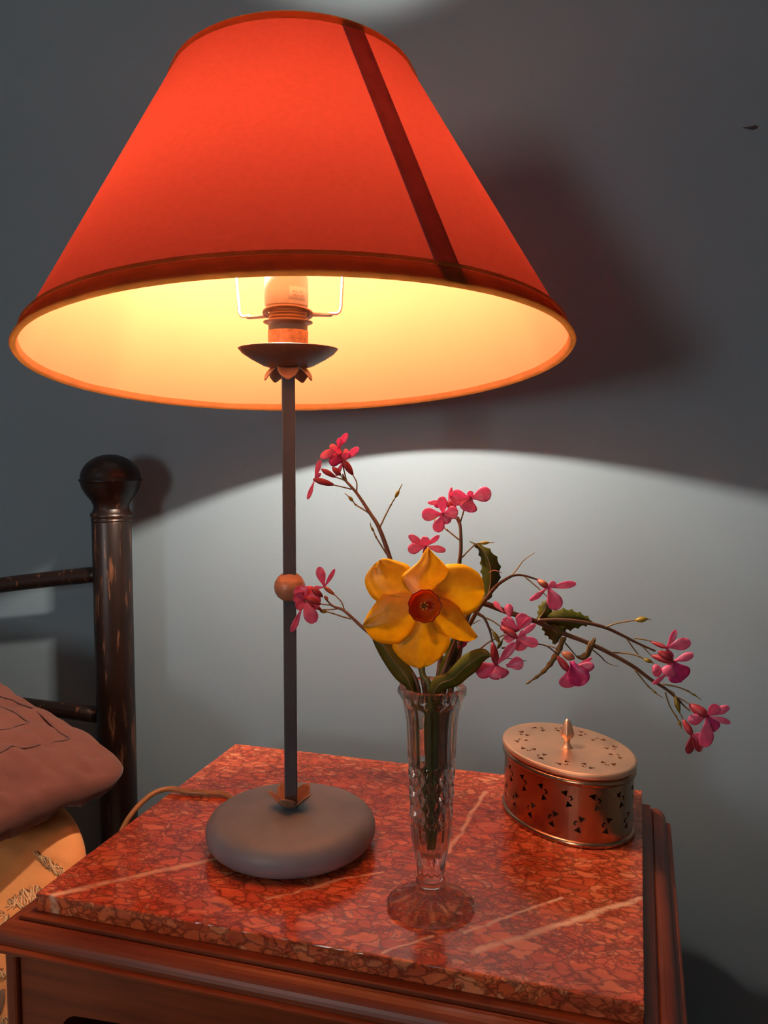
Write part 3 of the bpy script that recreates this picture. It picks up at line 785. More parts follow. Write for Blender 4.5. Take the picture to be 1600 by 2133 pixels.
def pillow(name, T, A, B, Oc, thick, mat, label, cat, seed, wr=.006, pl=.05, n=64):
    T, A, B, Oc = map(Vector, (T, A, B, Oc))
    nrm = (A-T).cross(B-T).normalized()
    if nrm.z < 0: nrm = -nrm
    V = []; F = []
    def pos(u, v, side):
        q = (T*(1-u)+A*u)*(1-v)+(B*(1-u)+Oc*u)*v
        uu, vv_ = 2*u-1, 2*v-1
        ua, va = uu*(1-.14*vv_**6), vv_*(1-.14*uu**6); u, v = .5+.5*ua, .5+.5*va
        q = (T*(1-u)+A*u)*(1-v)+(B*(1-u)+Oc*u)*v
        # edges pulled in between the corners
        cen = (T+A+B+Oc)/4
        pull = pl*((1-vv_*vv_)*uu**4+(1-uu*uu)*vv_**4)
        q = q+(cen-q)*pull
        prof = ((1-uu**4)*(1-vv_**4))**.5
        prof *= .55+.45*(1-(uu*vv_)**2)
        w = 0
        if 0 < u < 1 and 0 < v < 1:
            P3 = Vector((u*3.2, v*3.2, seed+side*3.3))
            ed = 1-min(1, min(u, 1-u, v, 1-v)/.35)
            w = wr*(noise.noise(P3*1.3)*.7+(.25+ed)*.7*(abs(noise.noise(P3*3.1))-.25)+.2*noise.noise(P3*7)-.22*(.3+ed)*max(0, 1-abs(noise.noise(Vector((P3.x*1.4+P3.y*2.6, P3.x*4.2-P3.y*2.4, P3.z))))*3.2)**2)*min(1, prof*2)
        return q+nrm*(side*thick*prof+w)
    idx = {}
    for s in (1, -1):
        for i in range(n+1):
            for j in range(n+1):
                bd = i in (0, n) or j in (0, n)
                if s == -1 and bd: idx[s, i, j] = idx[1, i, j]; continue
                idx[s, i, j] = len(V)
                u, v = .5-.5*math.cos(PI*i/n), .5-.5*math.cos(PI*j/n)
                V.append(pos(.5*u+.5*i/n, .5*v+.5*j/n, s))
    for s in (1, -1):
        for i in range(n):
            for j in range(n):
                q = (idx[s,i,j], idx[s,i+1,j], idx[s,i+1,j+1], idx[s,i,j+1])
                F.append(q if s == 1 else q[::-1])
    root = thing(name, (T+A+B+Oc)/4, label, cat)
    o = mesh('cover', V, F, mat, root, recalc=True)
    return root, lambda u, v, h=0: pos(u, v, 1)+nrm*h, nrm, o
T = Vector((-.482, -.088, -.003))
A = Vector((-.885, -.040, .090)); B = Vector((-.600, -.325, -.026)); Oc = A+B-T
mp_root, mp_pos, mp_n, _ = pillow('mauve_pillow', T, A, B, Oc, .046, M_MAUVE, 'dusty mauve pillow with a stitched border lying on top of the tan cushion', 'pillow', 3.0, .015)
# stitched border lines
def strip(name, fn, pts, w, mat, parent, h=.0008):
    q = []
    for (a, b), (c, d) in zip(pts, pts[1:]):
        for i in range(10): t = i/10; q.append((a+(c-a)*t, b+(d-b)*t))
    q.append(pts[-1]); P_ = [fn(u, v, h) for u, v in q]
    v, f = tube_vf(P_, w, 6); return mesh(name, v, f, mat, parent)
strip('stitching', mp_pos, [(.16, .90), (.16, .5), (.16, .16), (.5, .16), (.92, .16)], .0010, M_STITCH, mp_root)
strip('stitching', mp_pos, [(.24, .9), (.24, .5), (.24, .24), (.5, .24), (.92, .24)], .0008, M_STITCH, mp_root)

T2 = Vector((-.538, -.128, -.022)); B2 = Vector((-.474, -.262, -.235)); A2 = Vector((-1.02, -.060, -.015)); O2 = A2+B2-T2
tp_root, tp_pos, tp_n, _ = pillow('tan_cushion', T2, A2, B2, O2, .040, M_TAN, 'tan cotton cushion with cream scribbled leaves squeezed between bed and nightstand', 'cushion', 9.0, .006, .015)
# printed leaves: cream scribbles and brown applique leaves
def patch_leaf(name, u0, v0, ang, ln, wd, mat, parent, fn, teeth=0, h=.0010):
    V, F = [], []; n = 14
    SU, SV = (A2-T2).length, (B2-T2).length
    for i in range(n+1):
        t = i/n; w = wd*math.sin(PI*min(1, max(.02, t*.98+.01)))**.8*(1+(.25*math.sin(t*37) if teeth else 0))
        for q in (-1, 0, 1):
            x = (t-.5)*ln; y = w*q
            V.append(fn(u0+(x*math.cos(ang)-y*math.sin(ang))/SU, v0+(x*math.sin(ang)+y*math.cos(ang))/SV, h))
    for i in range(n):
        for j in range(2): F.append((i*3+j, (i+1)*3+j, (i+1)*3+j+1, i*3+j+1))
    return mesh(name, V, F, mat, parent, solid=.0006)
def scrib(u0, v0, ang, ln, wd):
    SU, SV = (A2-T2).length, (B2-T2).length; P_ = []; n = 84
    for i in range(n+1):
        t = i/n; w = wd*math.sin(PI*(.06+.88*t)); q = math.sin(i*1.45)+.35*noise.noise(Vector((i*.7, ln*90, 2)))
        x = (t-.5)*ln+.004*math.cos(i*2.7); y = w*q
        P_.append(tp_pos(u0+(x*math.cos(ang)-y*math.sin(ang))/SU, v0+(x*math.sin(ang)+y*math.cos(ang))/SV, .0008))
    v, f = tube_vf(P_, .00065, 5); return mesh('scribbled_leaf', v, f, M_SCRIB, tp_root)

# ------------------------------------------------------------------ flowers
def P3(px, py, y): return at(px, py, y)
def path(pts, y0, y1):
    n = len(pts)-1; return [at(p[0], p[1], (p[2] if len(p) > 2 else y0+(y1-y0)*i/max(1, n))) for i, p in enumerate(pts)]
def petal(parent, base, tip, hwm, nrm, mat, curl=.18, cup=.25, seed=0, claw=.16, twist=0.0, name='petal'):
    base, tip, nrm = Vector(base), Vector(tip), Vector(nrm).normalized()
    d = tip-base; L = d.length; dn = d.normalized(); nrm = (nrm-dn*nrm.dot(dn)).normalized(); sd = dn.cross(nrm)
    nu, nv = 12, 6; V, F = [], []
    for i in range(nu+1):
        s = math.sin(PI/2*i/nu)
        w = hwm*(claw+(1-claw)*sst(.02, .66, s)) if s < .66 else hwm*math.sqrt(max(.004, 1-((s-.66)/.342)**2))
        tw = twist*s
        sdir = sd*math.cos(tw)+nrm*math.sin(tw); ndir = nrm*math.cos(tw)-sd*math.sin(tw)
        for j in range(nv+1):
            q = -1+2*j/nv
            rip = noise.noise(Vector((s*3.5+seed, q*2.2, seed*1.7)))*hwm*.28*s
            edge = 0
            V.append(base+d*s+dn*(edge-L*.035*(1-abs(q))**2*(s > .97))+sdir*(w*q)+ndir*(L*curl*math.sin(PI*s*.85)+hwm*cup*q*q+rip))
    for i in range(nu):
        for j in range(nv): F.append((i*(nv+1)+j, (i+1)*(nv+1)+j, (i+1)*(nv+1)+j+1, i*(nv+1)+j+1))
    return mesh(name, V, F, mat, parent, solid=.00028)
SEEDC = [0]
def spindle(name, a, b, r, mat, parent, tip=.35, n=7):
    a, b = Vector(a), Vector(b); pts = [a.lerp(b, i/n) for i in range(n+1)]
    rad = [max(.0003, r*(math.sin(PI*(.06+.80*i/n))**.7)*(1 if i < n-1 else (.8 if i == n-1 else tip))) for i in range(n+1)]
    v, f = tube_vf(pts, rad, 10); return mesh(name, v, f, mat, parent)
def flower(root, y, base, centre, petals, cal=M_CALYX, cr=6.0, mat=M_PINK, dy=0.0):
    """base/centre in photo pixels at depth y; petals: (tip px, tip py, half width px, depth offset mm[, material, twist])"""
    c = at(centre[0], centre[1], y); b = at(base[0], base[1], y+.004); m = mpp(c)
    fl = spindle('flower', b, c+(c-b)*.10, cr*m, cal, root)
    for pt in petals:
        SEEDC[0] += 1
        px, py, w, dz = pt[:4]; mm = pt[4] if len(pt) > 4 else mat; tw = pt[5] if len(pt) > 5 else random.uniform(-.45, .45)
        o = pt[6] if len(pt) > 6 else None
        bs = at(o[0], o[1], y) if o else c
        petal(fl, bs, at(px, py, y-dz/1000), max(1.15*w*m, .0008), -FW, mm, random.uniform(.05, .16), random.uniform(-.35, .4), SEEDC[0]*1.37, .2, tw)
    return fl
def pod(root, y, pts, i0, i1, wpx=4.0, stemr=.95, mat=M_POD):
    wpx *= 1.25
    """twig through pts; a flat pod swells between points i0 and i1"""
    P_ = path(pts, y, y); m = mpp(P_[0])
    tube('twig', P_[:i0+1], [stemr*1.9*m, stemr*1.5*m], M_STEMG, root, 6, 5)
    k = P_[max(0, i0-1)]
    if i0 >= 2:
        v, f = lathe_vf([(0, -2.6*m), (2.2*m, -1.2*m), (2.5*m, .6*m), (1.4*m, 2.4*m), (0, 2.8*m)], 8, k, (P_[i0]-k)); mesh('twig_node', v, f, M_STEMG, root)
    n = 8; q = [P_[i0].lerp(P_[i1], i/n) for i in range(n+1)]
    rad = [max(.35*m, wpx*m*math.sin(PI*(.04+.92*i/n))**.9) for i in range(n+1)]
    v, f = tube_vf(q, rad, 8, flat=.75); pd = mesh('seed_pod', v, f, mat, root)
    if i1 < len(P_)-1:
        tube('pod_tip', P_[i1:], [1.3*m, .7*m], M_STEMG, pd, 6, 3)
    return pd
def twig(root, pts, y0, y1, r0, r1, mat=M_STEMG, name='twig'):
    P_ = path(pts, y0, y1); m = mpp(P_[0]); return tube(name, P_, [1.35*r0*m, 1.35*r1*m], mat, root, 7, 6)
def blade(root, name, left, right, y0, y1, mat, bulge=.004, teeth=0.0, n=22, nv=6, midrib=True, thing_=None, yf=None):
    """leaf surface between two outlines (photo pixels), its depth running from y0 at the base to y1 at the tip"""
    def rs(pts):
        c = catmull([Vector((p[0], p[1], 0)) for p in pts], 8); L = [0]
        for a, b in zip(c, c[1:]): L.append(L[-1]+(b-a).length)
        out = []
        for i in range(n+1):
            t = L[-1]*i/n; k = 0
            while k < len(L)-2 and L[k+1] < t: k += 1
            out.append(c[k].lerp(c[k+1], (t-L[k])/max(1e-9, L[k+1]-L[k])))
        return out
    l, r = rs(left), rs(right); V, F = [], []
    for i in range(n+1):
        t = i/n; y = yf(t) if yf else y0+(y1-y0)*t
        for j in range(nv+1):
            q = j/nv; p = l[i].lerp(r[i], q)
            if teeth and j in (0, nv) and 0 < i < n:
                e = (l[i]-r[i]).normalized()*(1 if j == 0 else -1); p = p+e*(teeth if i % 3 == 1 else -teeth*.35)
            e2 = 2*q-1
            V.append(at(p.x, p.y, y+bulge*(e2*e2)+.0012*noise.noise(Vector((t*5, q*4, left[0][0]*.01)))))
    for i in range(n):
        for j in range(nv): F.append((i*(nv+1)+j, (i+1)*(nv+1)+j, (i+1)*(nv+1)+j+1, i*(nv+1)+j+1))
    o = mesh(name, V, F, mat, root, solid=.0005)
    if midrib:
        ms = [Vector(V[i*(nv+1)+nv//2])-FW*.0004 for i in range(n)]
        v, f = tube_vf(ms, [.0006*(1-.8*i/n) for i in range(n)], 5); mesh('midrib', v, f, M_STEMG, o)
    return o
MOUTH = Vector((VX, VY, .160)); 
def vase_stem(root, foot, mouth, rest, r, mat=M_STEM, mat_in=M_STEMW):
    """a stem standing in the vase: foot/mouth are (dx, dy) offsets from the vase axis, rest are world points"""
    f0 = Vector((VX+foot[0], VY+foot[1], foot[2])); m0 = Vector((VX+mouth[0], VY+mouth[1], .163)); mid = f0.lerp(m0, .55)
    P_ = [f0, mid, m0]+rest
    return tube('stem', P_, r, mat, root, 8, 8)
HG = 'pink honesty sprigs in the crystal vase'

# --- daffodil
yd = -.292
dc = at(882, 1262, yd); dm = mpp(dc)
daf = thing('daffodil', Vector((VX, VY, .045)), 'single yellow daffodil with an orange cup facing the camera', 'flower')
vase_stem(daf, (.001, -.004, .046), (.000, -.006), [at(880, 1400, -.266), at(884, 1320, -.262), at(888, 1275, -.270)], [.0024, .0024, .0022, .0016], M_STEMW)
DP = [ # left outline, right outline (px relative to centre, up positive), layer depth
 ('ul', [(-12,10),(-60,5),(-98,7),(-119,33),(-122,58),(-106,82),(-92,93)], [(-4,14),(-16,50),(-28,81),(-52,91),(-81,98),(-92,93)], .0022, M_YEL),
 ('ur', [(6,14),(20,48),(40,80),(62,86),(91,83),(122,62),(130,30)], [(12,4),(40,-2),(72,-14),(89,-23),(111,-12),(127,8),(130,30)], .0026, M_YEL),
 ('bo', [(-10,-8),(-40,-52),(-64,-82),(-58,-102),(-41,-119),(-24,-130),(-6,-134)], [(10,-8),(40,-45),(58,-72),(52,-95),(39,-111),(18,-128),(-6,-134)], .0030, M_YEL),
 ('tp', [(-12,8),(-38,38),(-46,60),(-30,75),(-8,93),(2,112),(11,122)], [(12,8),(36,34),(56,62),(52,76),(38,93),(22,108),(11,122)], -.0022, M_YEL),
 ('ll', [(-8,14),(-30,24),(-53,30),(-82,24),(-113,-14),(-126,-42)], [(0,-14),(-12,-50),(-33,-78),(-70,-83),(-106,-73),(-126,-42)], -.0012, M_YEL),
 ('lr', [(8,12),(28,18),(48,20),(73,-1),(91,-32),(115,-66)], [(2,-14),(18,-44),(39,-62),(84,-76),(106,-74),(115,-66)], -.0016, M_YEL)]
def daf_petal(left, right, dz, mat, k):
    n, nv = 16, 10
    def rs(pts):
        c = catmull([Vector((p[0], p[1], 0)) for p in pts], 8); L = [0]
        for a, b in zip(c, c[1:]): L.append(L[-1]+(b-a).length)
        out = []
        for i in range(n+1):
            t = L[-1]*i/n; q = 0
            while q < len(L)-2 and L[q+1] < t: q += 1
            out.append(c[q].lerp(c[q+1], (t-L[q])/max(1e-9, L[q+1]-L[q])))
        return out
    l, r = rs(left), rs(right); V, F = [], []
    for i in range(n+1):
        t = i/n
        for j in range(nv+1):
            q = j/nv; p = l[i].lerp(r[i], q); e = 2*q-1
            rad = math.hypot(p.x, p.y)/130
            ang = math.atan2(p.y, p.x)
            z = .0095*rad**1.4 if True else 0                     # petals spread back from the cup
            z += dz*min(1, rad*1.8)
            rip = .0016*noise.noise(Vector((t*1.6, e*5.5, k*3.3)))*t*1.4+.0005*noise.noise(Vector((t*1.8, e*13, k*5.1)))*t+.0012*noise.noise(Vector((t*2.2, e*1.6, k*7.7)))
            fold = -.0022*math.exp(-(e/.22)**2)*(t**.8)
            bow = .0035*(e*e)*math.sin(PI*min(1, t))
            V.append(dc+RT*(p.x*dm)+UP*(p.y*dm)+FW*(z*.55+rip+fold*.55+bow))
    for i in range(n):
        for j in range(nv): F.append((i*(nv+1)+j, (i+1)*(nv+1)+j, (i+1)*(nv+1)+j+1, i*(nv+1)+j+1))
    return mesh('petal', V, F, mat, daf, solid=.0004)
for k, (nm, l, r, dz, mt_) in enumerate(DP): daf_petal(l, r, dz, mt_, k)
# cup (corona)
FA = (-FW*1.0+UP*.10+RT*.03).normalized()
cupo = dc+FA*.0008
cpf = [(0, .0), (.0012, .0000), (.0052, .0005), (.0082, .0022), (.0096, .0050), (.0104, .0080), (.0110, .0100)]
cu = lathe('cup', cpf, 48, M_ORANGE, daf, cupo, FA, lambda a, z: 1+(.030*math.sin(11*a)+.02*math.sin(5*a+1))*max(0, z/.010)**2, solid=.0004)
lathe('cup_rim', [(.0107, .0090), (.0113, .0104), (.0110, .0109), (.0105, .0098)], 48, M_RIM, cu, cupo, FA, lambda a, z: 1+.030*math.sin(11*a)+.02*math.sin(5*a+1))
for i in range(6):
    a = 2*PI*i/6+.3; dU = RT*math.cos(a)+UP*math.sin(a)
    spindle('stamen', cupo+dU*.0012, cupo+dU*.0026+FA*.0085, .0009, M_ANTH, cu)
spindle('pistil', cupo, cupo+FA*.0105, .0007, M_STEMG, cu)
lathe('tube', [(0, -.010), (.0026, -.009), (.0030, -.004), (.0016, .001)], 20, M_STEMW, daf, dc+FW*.004, FA)

# --- long leaves standing in the vase mouth
lf = thing('daffodil_leaf', Vector((VX, VY, .10)), 'broad olive blade leaf curling out of the vase to the right under the daffodil', 'leaf', 'daffodil leaves in the crystal vase')
blade(lf, 'blade', [(886,1470),(892,1440),(905,1412),(930,1402),(942,1390),(967,1364),(994,1352),(1012,1353),(1023,1366)], [(908,1472),(921,1440),(954,1428),(975,1411),(994,1396),(1006,1379),(1012,1374),(1018,1369),(1023,1367)], -.270, -.290, M_LEAF2, .004)
blade(lf, 'leaf_base', [(886,1470),(882,1530),(885,1600),(890,1650)], [(908,1472),(905,1530),(903,1600),(900,1650)], -.270, -.263, M_LEAF2, .002, midrib=False)
lf2 = thing('daffodil_leaf', Vector((VX, VY, .10)), 'olive leaf rising to the left behind the lowest daffodil petals', 'leaf', 'daffodil leaves in the crystal vase')
blade(lf2, 'blade', [(868,1475),(846,1434),(823,1412),(800,1379),(785,1352),(776,1330),(776,1318)], [(884,1470),(866,1430),(862,1400),(841,1372),(822,1348),(800,1325),(776,1317)], -.266, -.268, M_LEAF2, .004)
blade(lf2, 'leaf_base', [(868,1475),(866,1530),(870,1600),(876,1650)], [(884,1470),(885,1530),(886,1600),(887,1650)], -.266, -.262, M_LEAF, .002, midrib=False)

# --- sprig A: upper left
sA = thing('honesty_sprig', Vector((VX, VY, .045)), 'pink honesty sprig leaning up to the left, its flowers in front of the shade shadow', 'flower sprig', HG)
vase_stem(sA, (-.004, .002, .050), (-.007, .004), path([(838,1260),(813,1165),(790,1100.5),(771,1069),(743,1027),(720,1001),(714,988)], -.250, -.240), [.0019, .0018, .0017, .0012, .0007])
ya = -.241
pod(sA, -.245, [(791,1099),(803,1074),(814.5,1051.5),(823,1037.5),(832,1020),(838,1008)], 3, 4, 4.2)
pod(sA, -.243, [(772.5,1071.6),(757,1061),(741,1051.5),(735.8,1044.5),(726,1034),(718,1027)], 3, 4, 4.2)
pod(sA, -.246, [(806,1155),(794,1136),(783,1118),(779.5,1109),(772.5,1096),(770.8,1088)], 3, 4, 2.8)
twig(sA, [(743,1024),(743,1005),(735,989)], ya, ya, 1.3, .9)
twig(sA, [(732,1019),(712,1014),(694,1010)], ya, ya, 1.2, .9)
twig(sA, [(722,1003),(712,998),(699,994)], ya, ya, 1.2, .9)
twig(sA, [(722,1003),(718,985),(714,970)], ya, ya, 1.3, 1.0)
flower(sA, ya-.002, (735,989), (716,960), [(748,931,6.5,3), (724,941,8,5), (686,956,13,4,M_MAG), (700,992,4,2), (722,935,5,-3)], cr=7.5)
flower(sA, ya-.004, (714,970), (706,933), [(723,901,6,2), (708,911,5,5), (686,931,6,3), (668,954,8,4), (700,945,9,6,M_MAG)], cr=5)
flower(sA, ya-.006, (695,1010), (656,999), [(641,1040,4,2), (668,985,3.5,3), (668,957,5,4)], cr=7.0)
spindle('bud', at(710,990,ya-.003), at(692,973,ya-.005), .0022, M_CALYX, sA)
spindle('bud', at(699,994,ya), at(669,977,ya-.002), .0021, M_CALYX, sA)
twig(sA, [(710,990),(714,996),(720,1001)], ya-.003, ya, .9, 1.0)

# --- sprig B: left, in front of the lamp rod
sB = thing('honesty_sprig', Vector((VX, VY, .045)), 'low pink honesty sprig reaching left across the lamp rod beside its copper ball', 'flower sprig', HG)
vase_stem(sB, (-.006, -.002, .048), (-.010, -.001), path([(830,1370),(790,1335),(757,1308.5),(717.5,1272.7),(692.7,1261.7),(675,1243)], -.262, -.258), [.0017, .0016, .0015, .0011, .0006])
yb = -.258
twig(sB, [(717.5,1271),(711,1253.5),(696,1238)], yb, yb, 1.2, .9)
twig(sB, [(705,1268),(690,1269.5),(669,1270)], yb, yb, 1.2, .9)
twig(sB, [(695,1262),(683,1260),(668,1258)], yb, yb, 1.2, .9)
pod(sB, yb+.002, [(731,1289),(712,1284),(694,1278),(682,1274.5),(666,1272.7)], 3, 4, 4.5)
flower(sB, yb-.002, (697,1239), (676,1223), [(665,1180,8.5,3,M_PINK,.1), (698,1183,4,4), (655,1225,4,-2)], M_CALYX2, 4.8)
flower(sB, yb-.004, (669,1270), (634,1250), [(624,1219,14,2,M_PINK,0), (612,1238,11,5,M_PINK,.1), (668,1255,15,-3,M_PINK,.1), (655,1224,13,-4), (606,1316,6,2,M_PINK,.5,(630,1265)), (655,1298,13,1,M_PINK,.1), (617,1268,9,6)], cr=6.5)
spindle('bud', at(672,1243,yb-.009), at(649,1225,yb-.012), .0024, M_CALYX, sB)
spindle('bud', at(668,1258,yb-.010), at(638,1246,yb-.014), .0024, M_CALYX, sB)
spindle('bud', at(682,1252,yb), at(678,1241,yb), .0013, M_CALYX2, sB)

# --- sprig C: centre top
sC = thing('honesty_sprig', Vector((VX, VY, .045)), 'upright pink honesty sprig directly above the daffodil', 'flower sprig', HG)
yc = -.236
vase_stem(sC, (.002, .004, .055), (.002, .008), path([(925,1330),(950,1230),(956.5,1176.5),(960,1145),(960,1115),(958,1091),(953.5,1077)], -.248, yc), [.0019, .0018, .0016, .0013, .0009])
pod(sC, -.238, [(963,1161),(975,1148),(988,1136),(997,1131.5),(1021,1130),(1030,1129.7)], 3, 4, 4.2)
pod(sC, -.236, [(957,1125),(944,1114),(931,1103.7),(917,1093),(904,1081)], 3, 4, 4.0)
twig(sC, [(959,1088),(963,1075),(967,1062)], yc, yc-.002, 1.4, 1.1)
twig(sC, [(957,1096),(952,1083),(945,1078)], yc, yc, 1.2, .9)
flower(sC, yc-.006, (966,1064), (981,1038), [(1024,1025,14,0,M_PINK,.1), (938,1036,15,2,M_PINK,0), (972,1066,17,3,M_PINK,0), (979,1022,6,3)], cr=5)
flower(sC, yc-.012, (950,1078), (923,1071), [(880,1071,12,1,M_PINK,.1), (921,1033,9.5,5,M_PINK,.25), (955,1066,12,1,M_PINK,.1), (909,1108,11,2,M_PINK,0), (935,1090,9,0)], cr=5)
flower(sC, yc, (950,1066), (934,1046), [(891,1047,4.5,1), (940,1015,3.5,-2), (906,1052,7,-2,M_MAG)], cr=8.5)
flower(sC, yc-.014, (884,1165), (887,1138), [(852,1114,7,3), (850,1145,10,1,M_PINK,0), (886,1117,8,4), (915,1115,5,0), (929,1147,6.5,1), (858,1130,5,0)], cr=5)
twig(sC, [(935,1255),(905,1210),(884,1165)], yc-.006, yc-.012, 1.6, 1.0)

# --- sprig E: small arch at the right with the dark leaf
sE = thing('honesty_sprig', Vector((VX, VY, .045)), 'short arching honesty sprig with one pink flower and a dark jagged leaf', 'flower sprig', HG)
ye = -.234
vase_stem(sE, (.004, .002, .052), (.008, .006), path([(955,1350),(990,1280),(1014,1246),(1036,1219),(1060.6,1202.5),(1074,1198),(1092.5,1199),(1119,1207)], -.250, ye), [.0016, .0016, .0014, .0010, .0007])
twig(sE, [(1066,1199),(1081,1180),(1089,1169),(1100,1160),(1114,1151)], ye, ye, 1.1, .6)
twig(sE, [(1092.5,1200.6),(1119,1223),(1141,1244)], ye+.002, ye+.002, 1.1, .7)
flower(sE, ye-.002, (1120,1208), (1142,1223), [(1201,1216,6.5,0,M_PINK,.2), (1158,1213,6.5,2), (1104,1250,5.5,0,M_PINK,.3), (1160,1271,14.5,2,M_PINK,.1)], cr=7)
spindle('bud', at(1122,1209,ye-.004), at(1139,1219,ye-.006), .0021, M_CALYX2, sE)
blade(sE, 'leaf', [(1013,1249),(1006,1219),(1003,1182),(1001,1160),(992,1138),(978,1128)], [(1018,1249),(1037,1217),(1041,1190),(1037,1167),(1015,1142),(978,1127)], -.238, -.230, M_LEAF, .006, 3.0)
twig(sE, [(1020,1192),(1030,1188),(1046,1193)], -.236, -.240, .8, .5, M_CALYX2)

# --- sprig D: the long branch arching right over the brass box
sD = thing('honesty_sprig', Vector((VX, VY, .045)), 'long honesty branch arching right and drooping above the brass box', 'flower sprig', HG)
yD0, yD1 = -.246, -.205
mainD = [(968,1300),(985,1262),(1008,1257),(1055,1274),(1120.6,1296),(1167.5,1317),(1239,1345),(1312.5,1384),(1354,1414),(1391,1438),(1419,1464)]
vase_stem(sD, (.006, .000, .050), (.013, .003), path([(952,1380)]+mainD, -.252, yD1), [.0022, .0023, .0022, .0019, .0014, .0009])
def yd_(x): return -.244+(.039)*(x-1008)/411
D2 = [(1120,1293),(1167,1291.5),(1215,1296),(1260,1307),(1297.5,1324),(1331,1341),(1365,1356)]
tube('branch', path(D2, yd_(1120), yd_(1365)+.004), [.0016, .0014, .0011, .0007], M_STEM, sD, 8, 6)
pod(sD, yd_(1260), [(1261,1306.5),(1282,1299),(1303,1294.7),(1322,1292),(1350,1289),(1357,1291)], 3, 4, 6.5)
yg = yd_(1370)
twig(sD, [(1305,1329),(1317,1347),(1329.4,1363)], yg, yg, 1.2, 1.0)
pod(sD, yg-.001, [(1277,1359),(1307,1361),(1331,1367),(1340,1372),(1360,1380),(1369,1389)], 3, 4, 5.0)
twig(sD, [(1320,1329),(1341,1332),(1357.5,1336)], yg, yg, 1.2, 1.0)
twig(sD, [(1335,1342.5),(1346,1354),(1357,1366)], yg, yg, 1.0, .8)
flower(sD, yg, (1357,1337), (1388,1349), [(1409,1311,5.5,1,M_PINK,.3), (1439,1336,11,2,M_PINK,0), (1400,1372,6,-1)], cr=5)
flower(sD, yg-.006, (1358,1366), (1402,1378), [(1445,1363,7.5,1,M_PINK,.2), (1422,1418,22,-2,M_MAG,.1), (1394,1410,15,4,M_PINK,.1), (1360,1425,5,2,M_PINK,.4,(1392,1400)), (1359,1398,12,1,M_PINK,.1,(1385,1396))], cr=8)
spindle('bud', at(1371,1357,yg-.010), at(1402,1374,yg-.010), .0030, M_CALYX, sD)
y3 = yd_(1350)
pod(sD, y3, [(1322,1395),(1336,1412),(1350,1429),(1358,1436),(1369,1446),(1381,1453)], 3, 4, 2.6)
pod(sD, y3, [(1378,1425),(1408,1430),(1432.5,1439),(1440,1444),(1451,1450),(1461,1458)], 3, 4, 2.6)
pod(sD, y3, [(1397,1439),(1403,1444),(1406,1449),(1416,1485)], 2, 3, 6.0)
twig(sD, [(1416,1485),(1419,1490),(1423,1498)], y3, y3, .9, .8)
pod(sD, y3, [(1386,1442),(1395,1470),(1408,1491),(1413,1500),(1419,1513),(1420,1519)], 3, 4, 3.6)
yh = yd_(1450)
twig(sD, [(1419,1464),(1428,1473),(1438,1481)], yh, yh, 1.4, 1.0)
twig(sD, [(1410,1452),(1424,1459),(1438,1468)], yh, yh, 1.2, .9)
flower(sD, yh-.002, (1436,1468), (1473,1491), [(1494,1466,11,1,M_PINK,0), (1519,1472,7.5,0,M_PINK,.2), (1522,1506,5.5,0,M_PINK,.3), (1491,1521,12,-1,M_MAG,.1), (1464,1555,14,2,M_PINK,.1), (1434,1502,11,1,M_PINK,.2)], cr=11)
flower(sD, yh+.001, (1423,1499), (1441,1530), [(1434,1570,8.5,0,M_CALYX,.1), (1458,1565,8.5,1,M_CALYX,.2), (1462,1535,8,0)], cr=7.5)
# twigs along the branch underside
twig(sD, [(1177,1339),(1190,1354),(1201,1367)], yd_(1190), yd_(1200), 1.2, .8, M_STEM)
twig(sD, [(1235,1354),(1250,1366),(1261,1378)], yd_(1250), yd_(1260), 1.1, .9, M_STEM)
twig(sD, [(1261,1378),(1272,1384),(1288,1388)], yd_(1260), yd_(1260), .8, .4, M_STEM)
# leaves on the branch
blade(sD, 'leaf', [(1120,1292),(1136,1280),(1149,1275),(1177,1269),(1214,1280),(1237,1297)], [(1120,1293),(1140,1306),(1160,1311),(1188,1311),(1212,1304),(1237,1298)], yd_(1125)+.004, yd_(1230)+.010, M_LEAF, .006, 3.2)
blade(sD, 'leaf', [(1120,1292),(1121,1278),(1123,1264),(1130,1256),(1139,1250)], [(1120,1292),(1137,1284),(1148,1275),(1146,1262),(1139,1250)], yd_(1125)+.004, yd_(1125)+.006, M_LEAF2, .003, 2.4, 12)
blade(sD, 'leaf', [(1124,1296),(1131,1310),(1137,1322),(1146,1330),(1156,1342)], [(1126,1295),(1150,1300),(1180,1310),(1172,1323),(1156,1342)], yd_(1130)+.004, yd_(1150)+.002, M_LEAF2, .004, 3.0, 14)
blade(sD, 'withered_leaf', [(1170,1327),(1156,1358),(1137,1388),(1120,1406),(1096,1424)], [(1180,1327),(1166,1362),(1146,1390),(1124,1409),(1096,1425)], yd_(1170)-.004, yd_(1150)-.012, M_LEAFT, .002, 1.4, 20, 4, False)
blade(sD, 'withered_leaf', [(1240,1328),(1226,1340),(1221,1356),(1212,1364),(1200,1368)], [(1241,1331),(1236,1348),(1229,1364),(1218,1376),(1201,1369)], yd_(1235)-.005, yd_(1220)-.006, M_LEAFT, .003, 1.0, 14, 4, False)

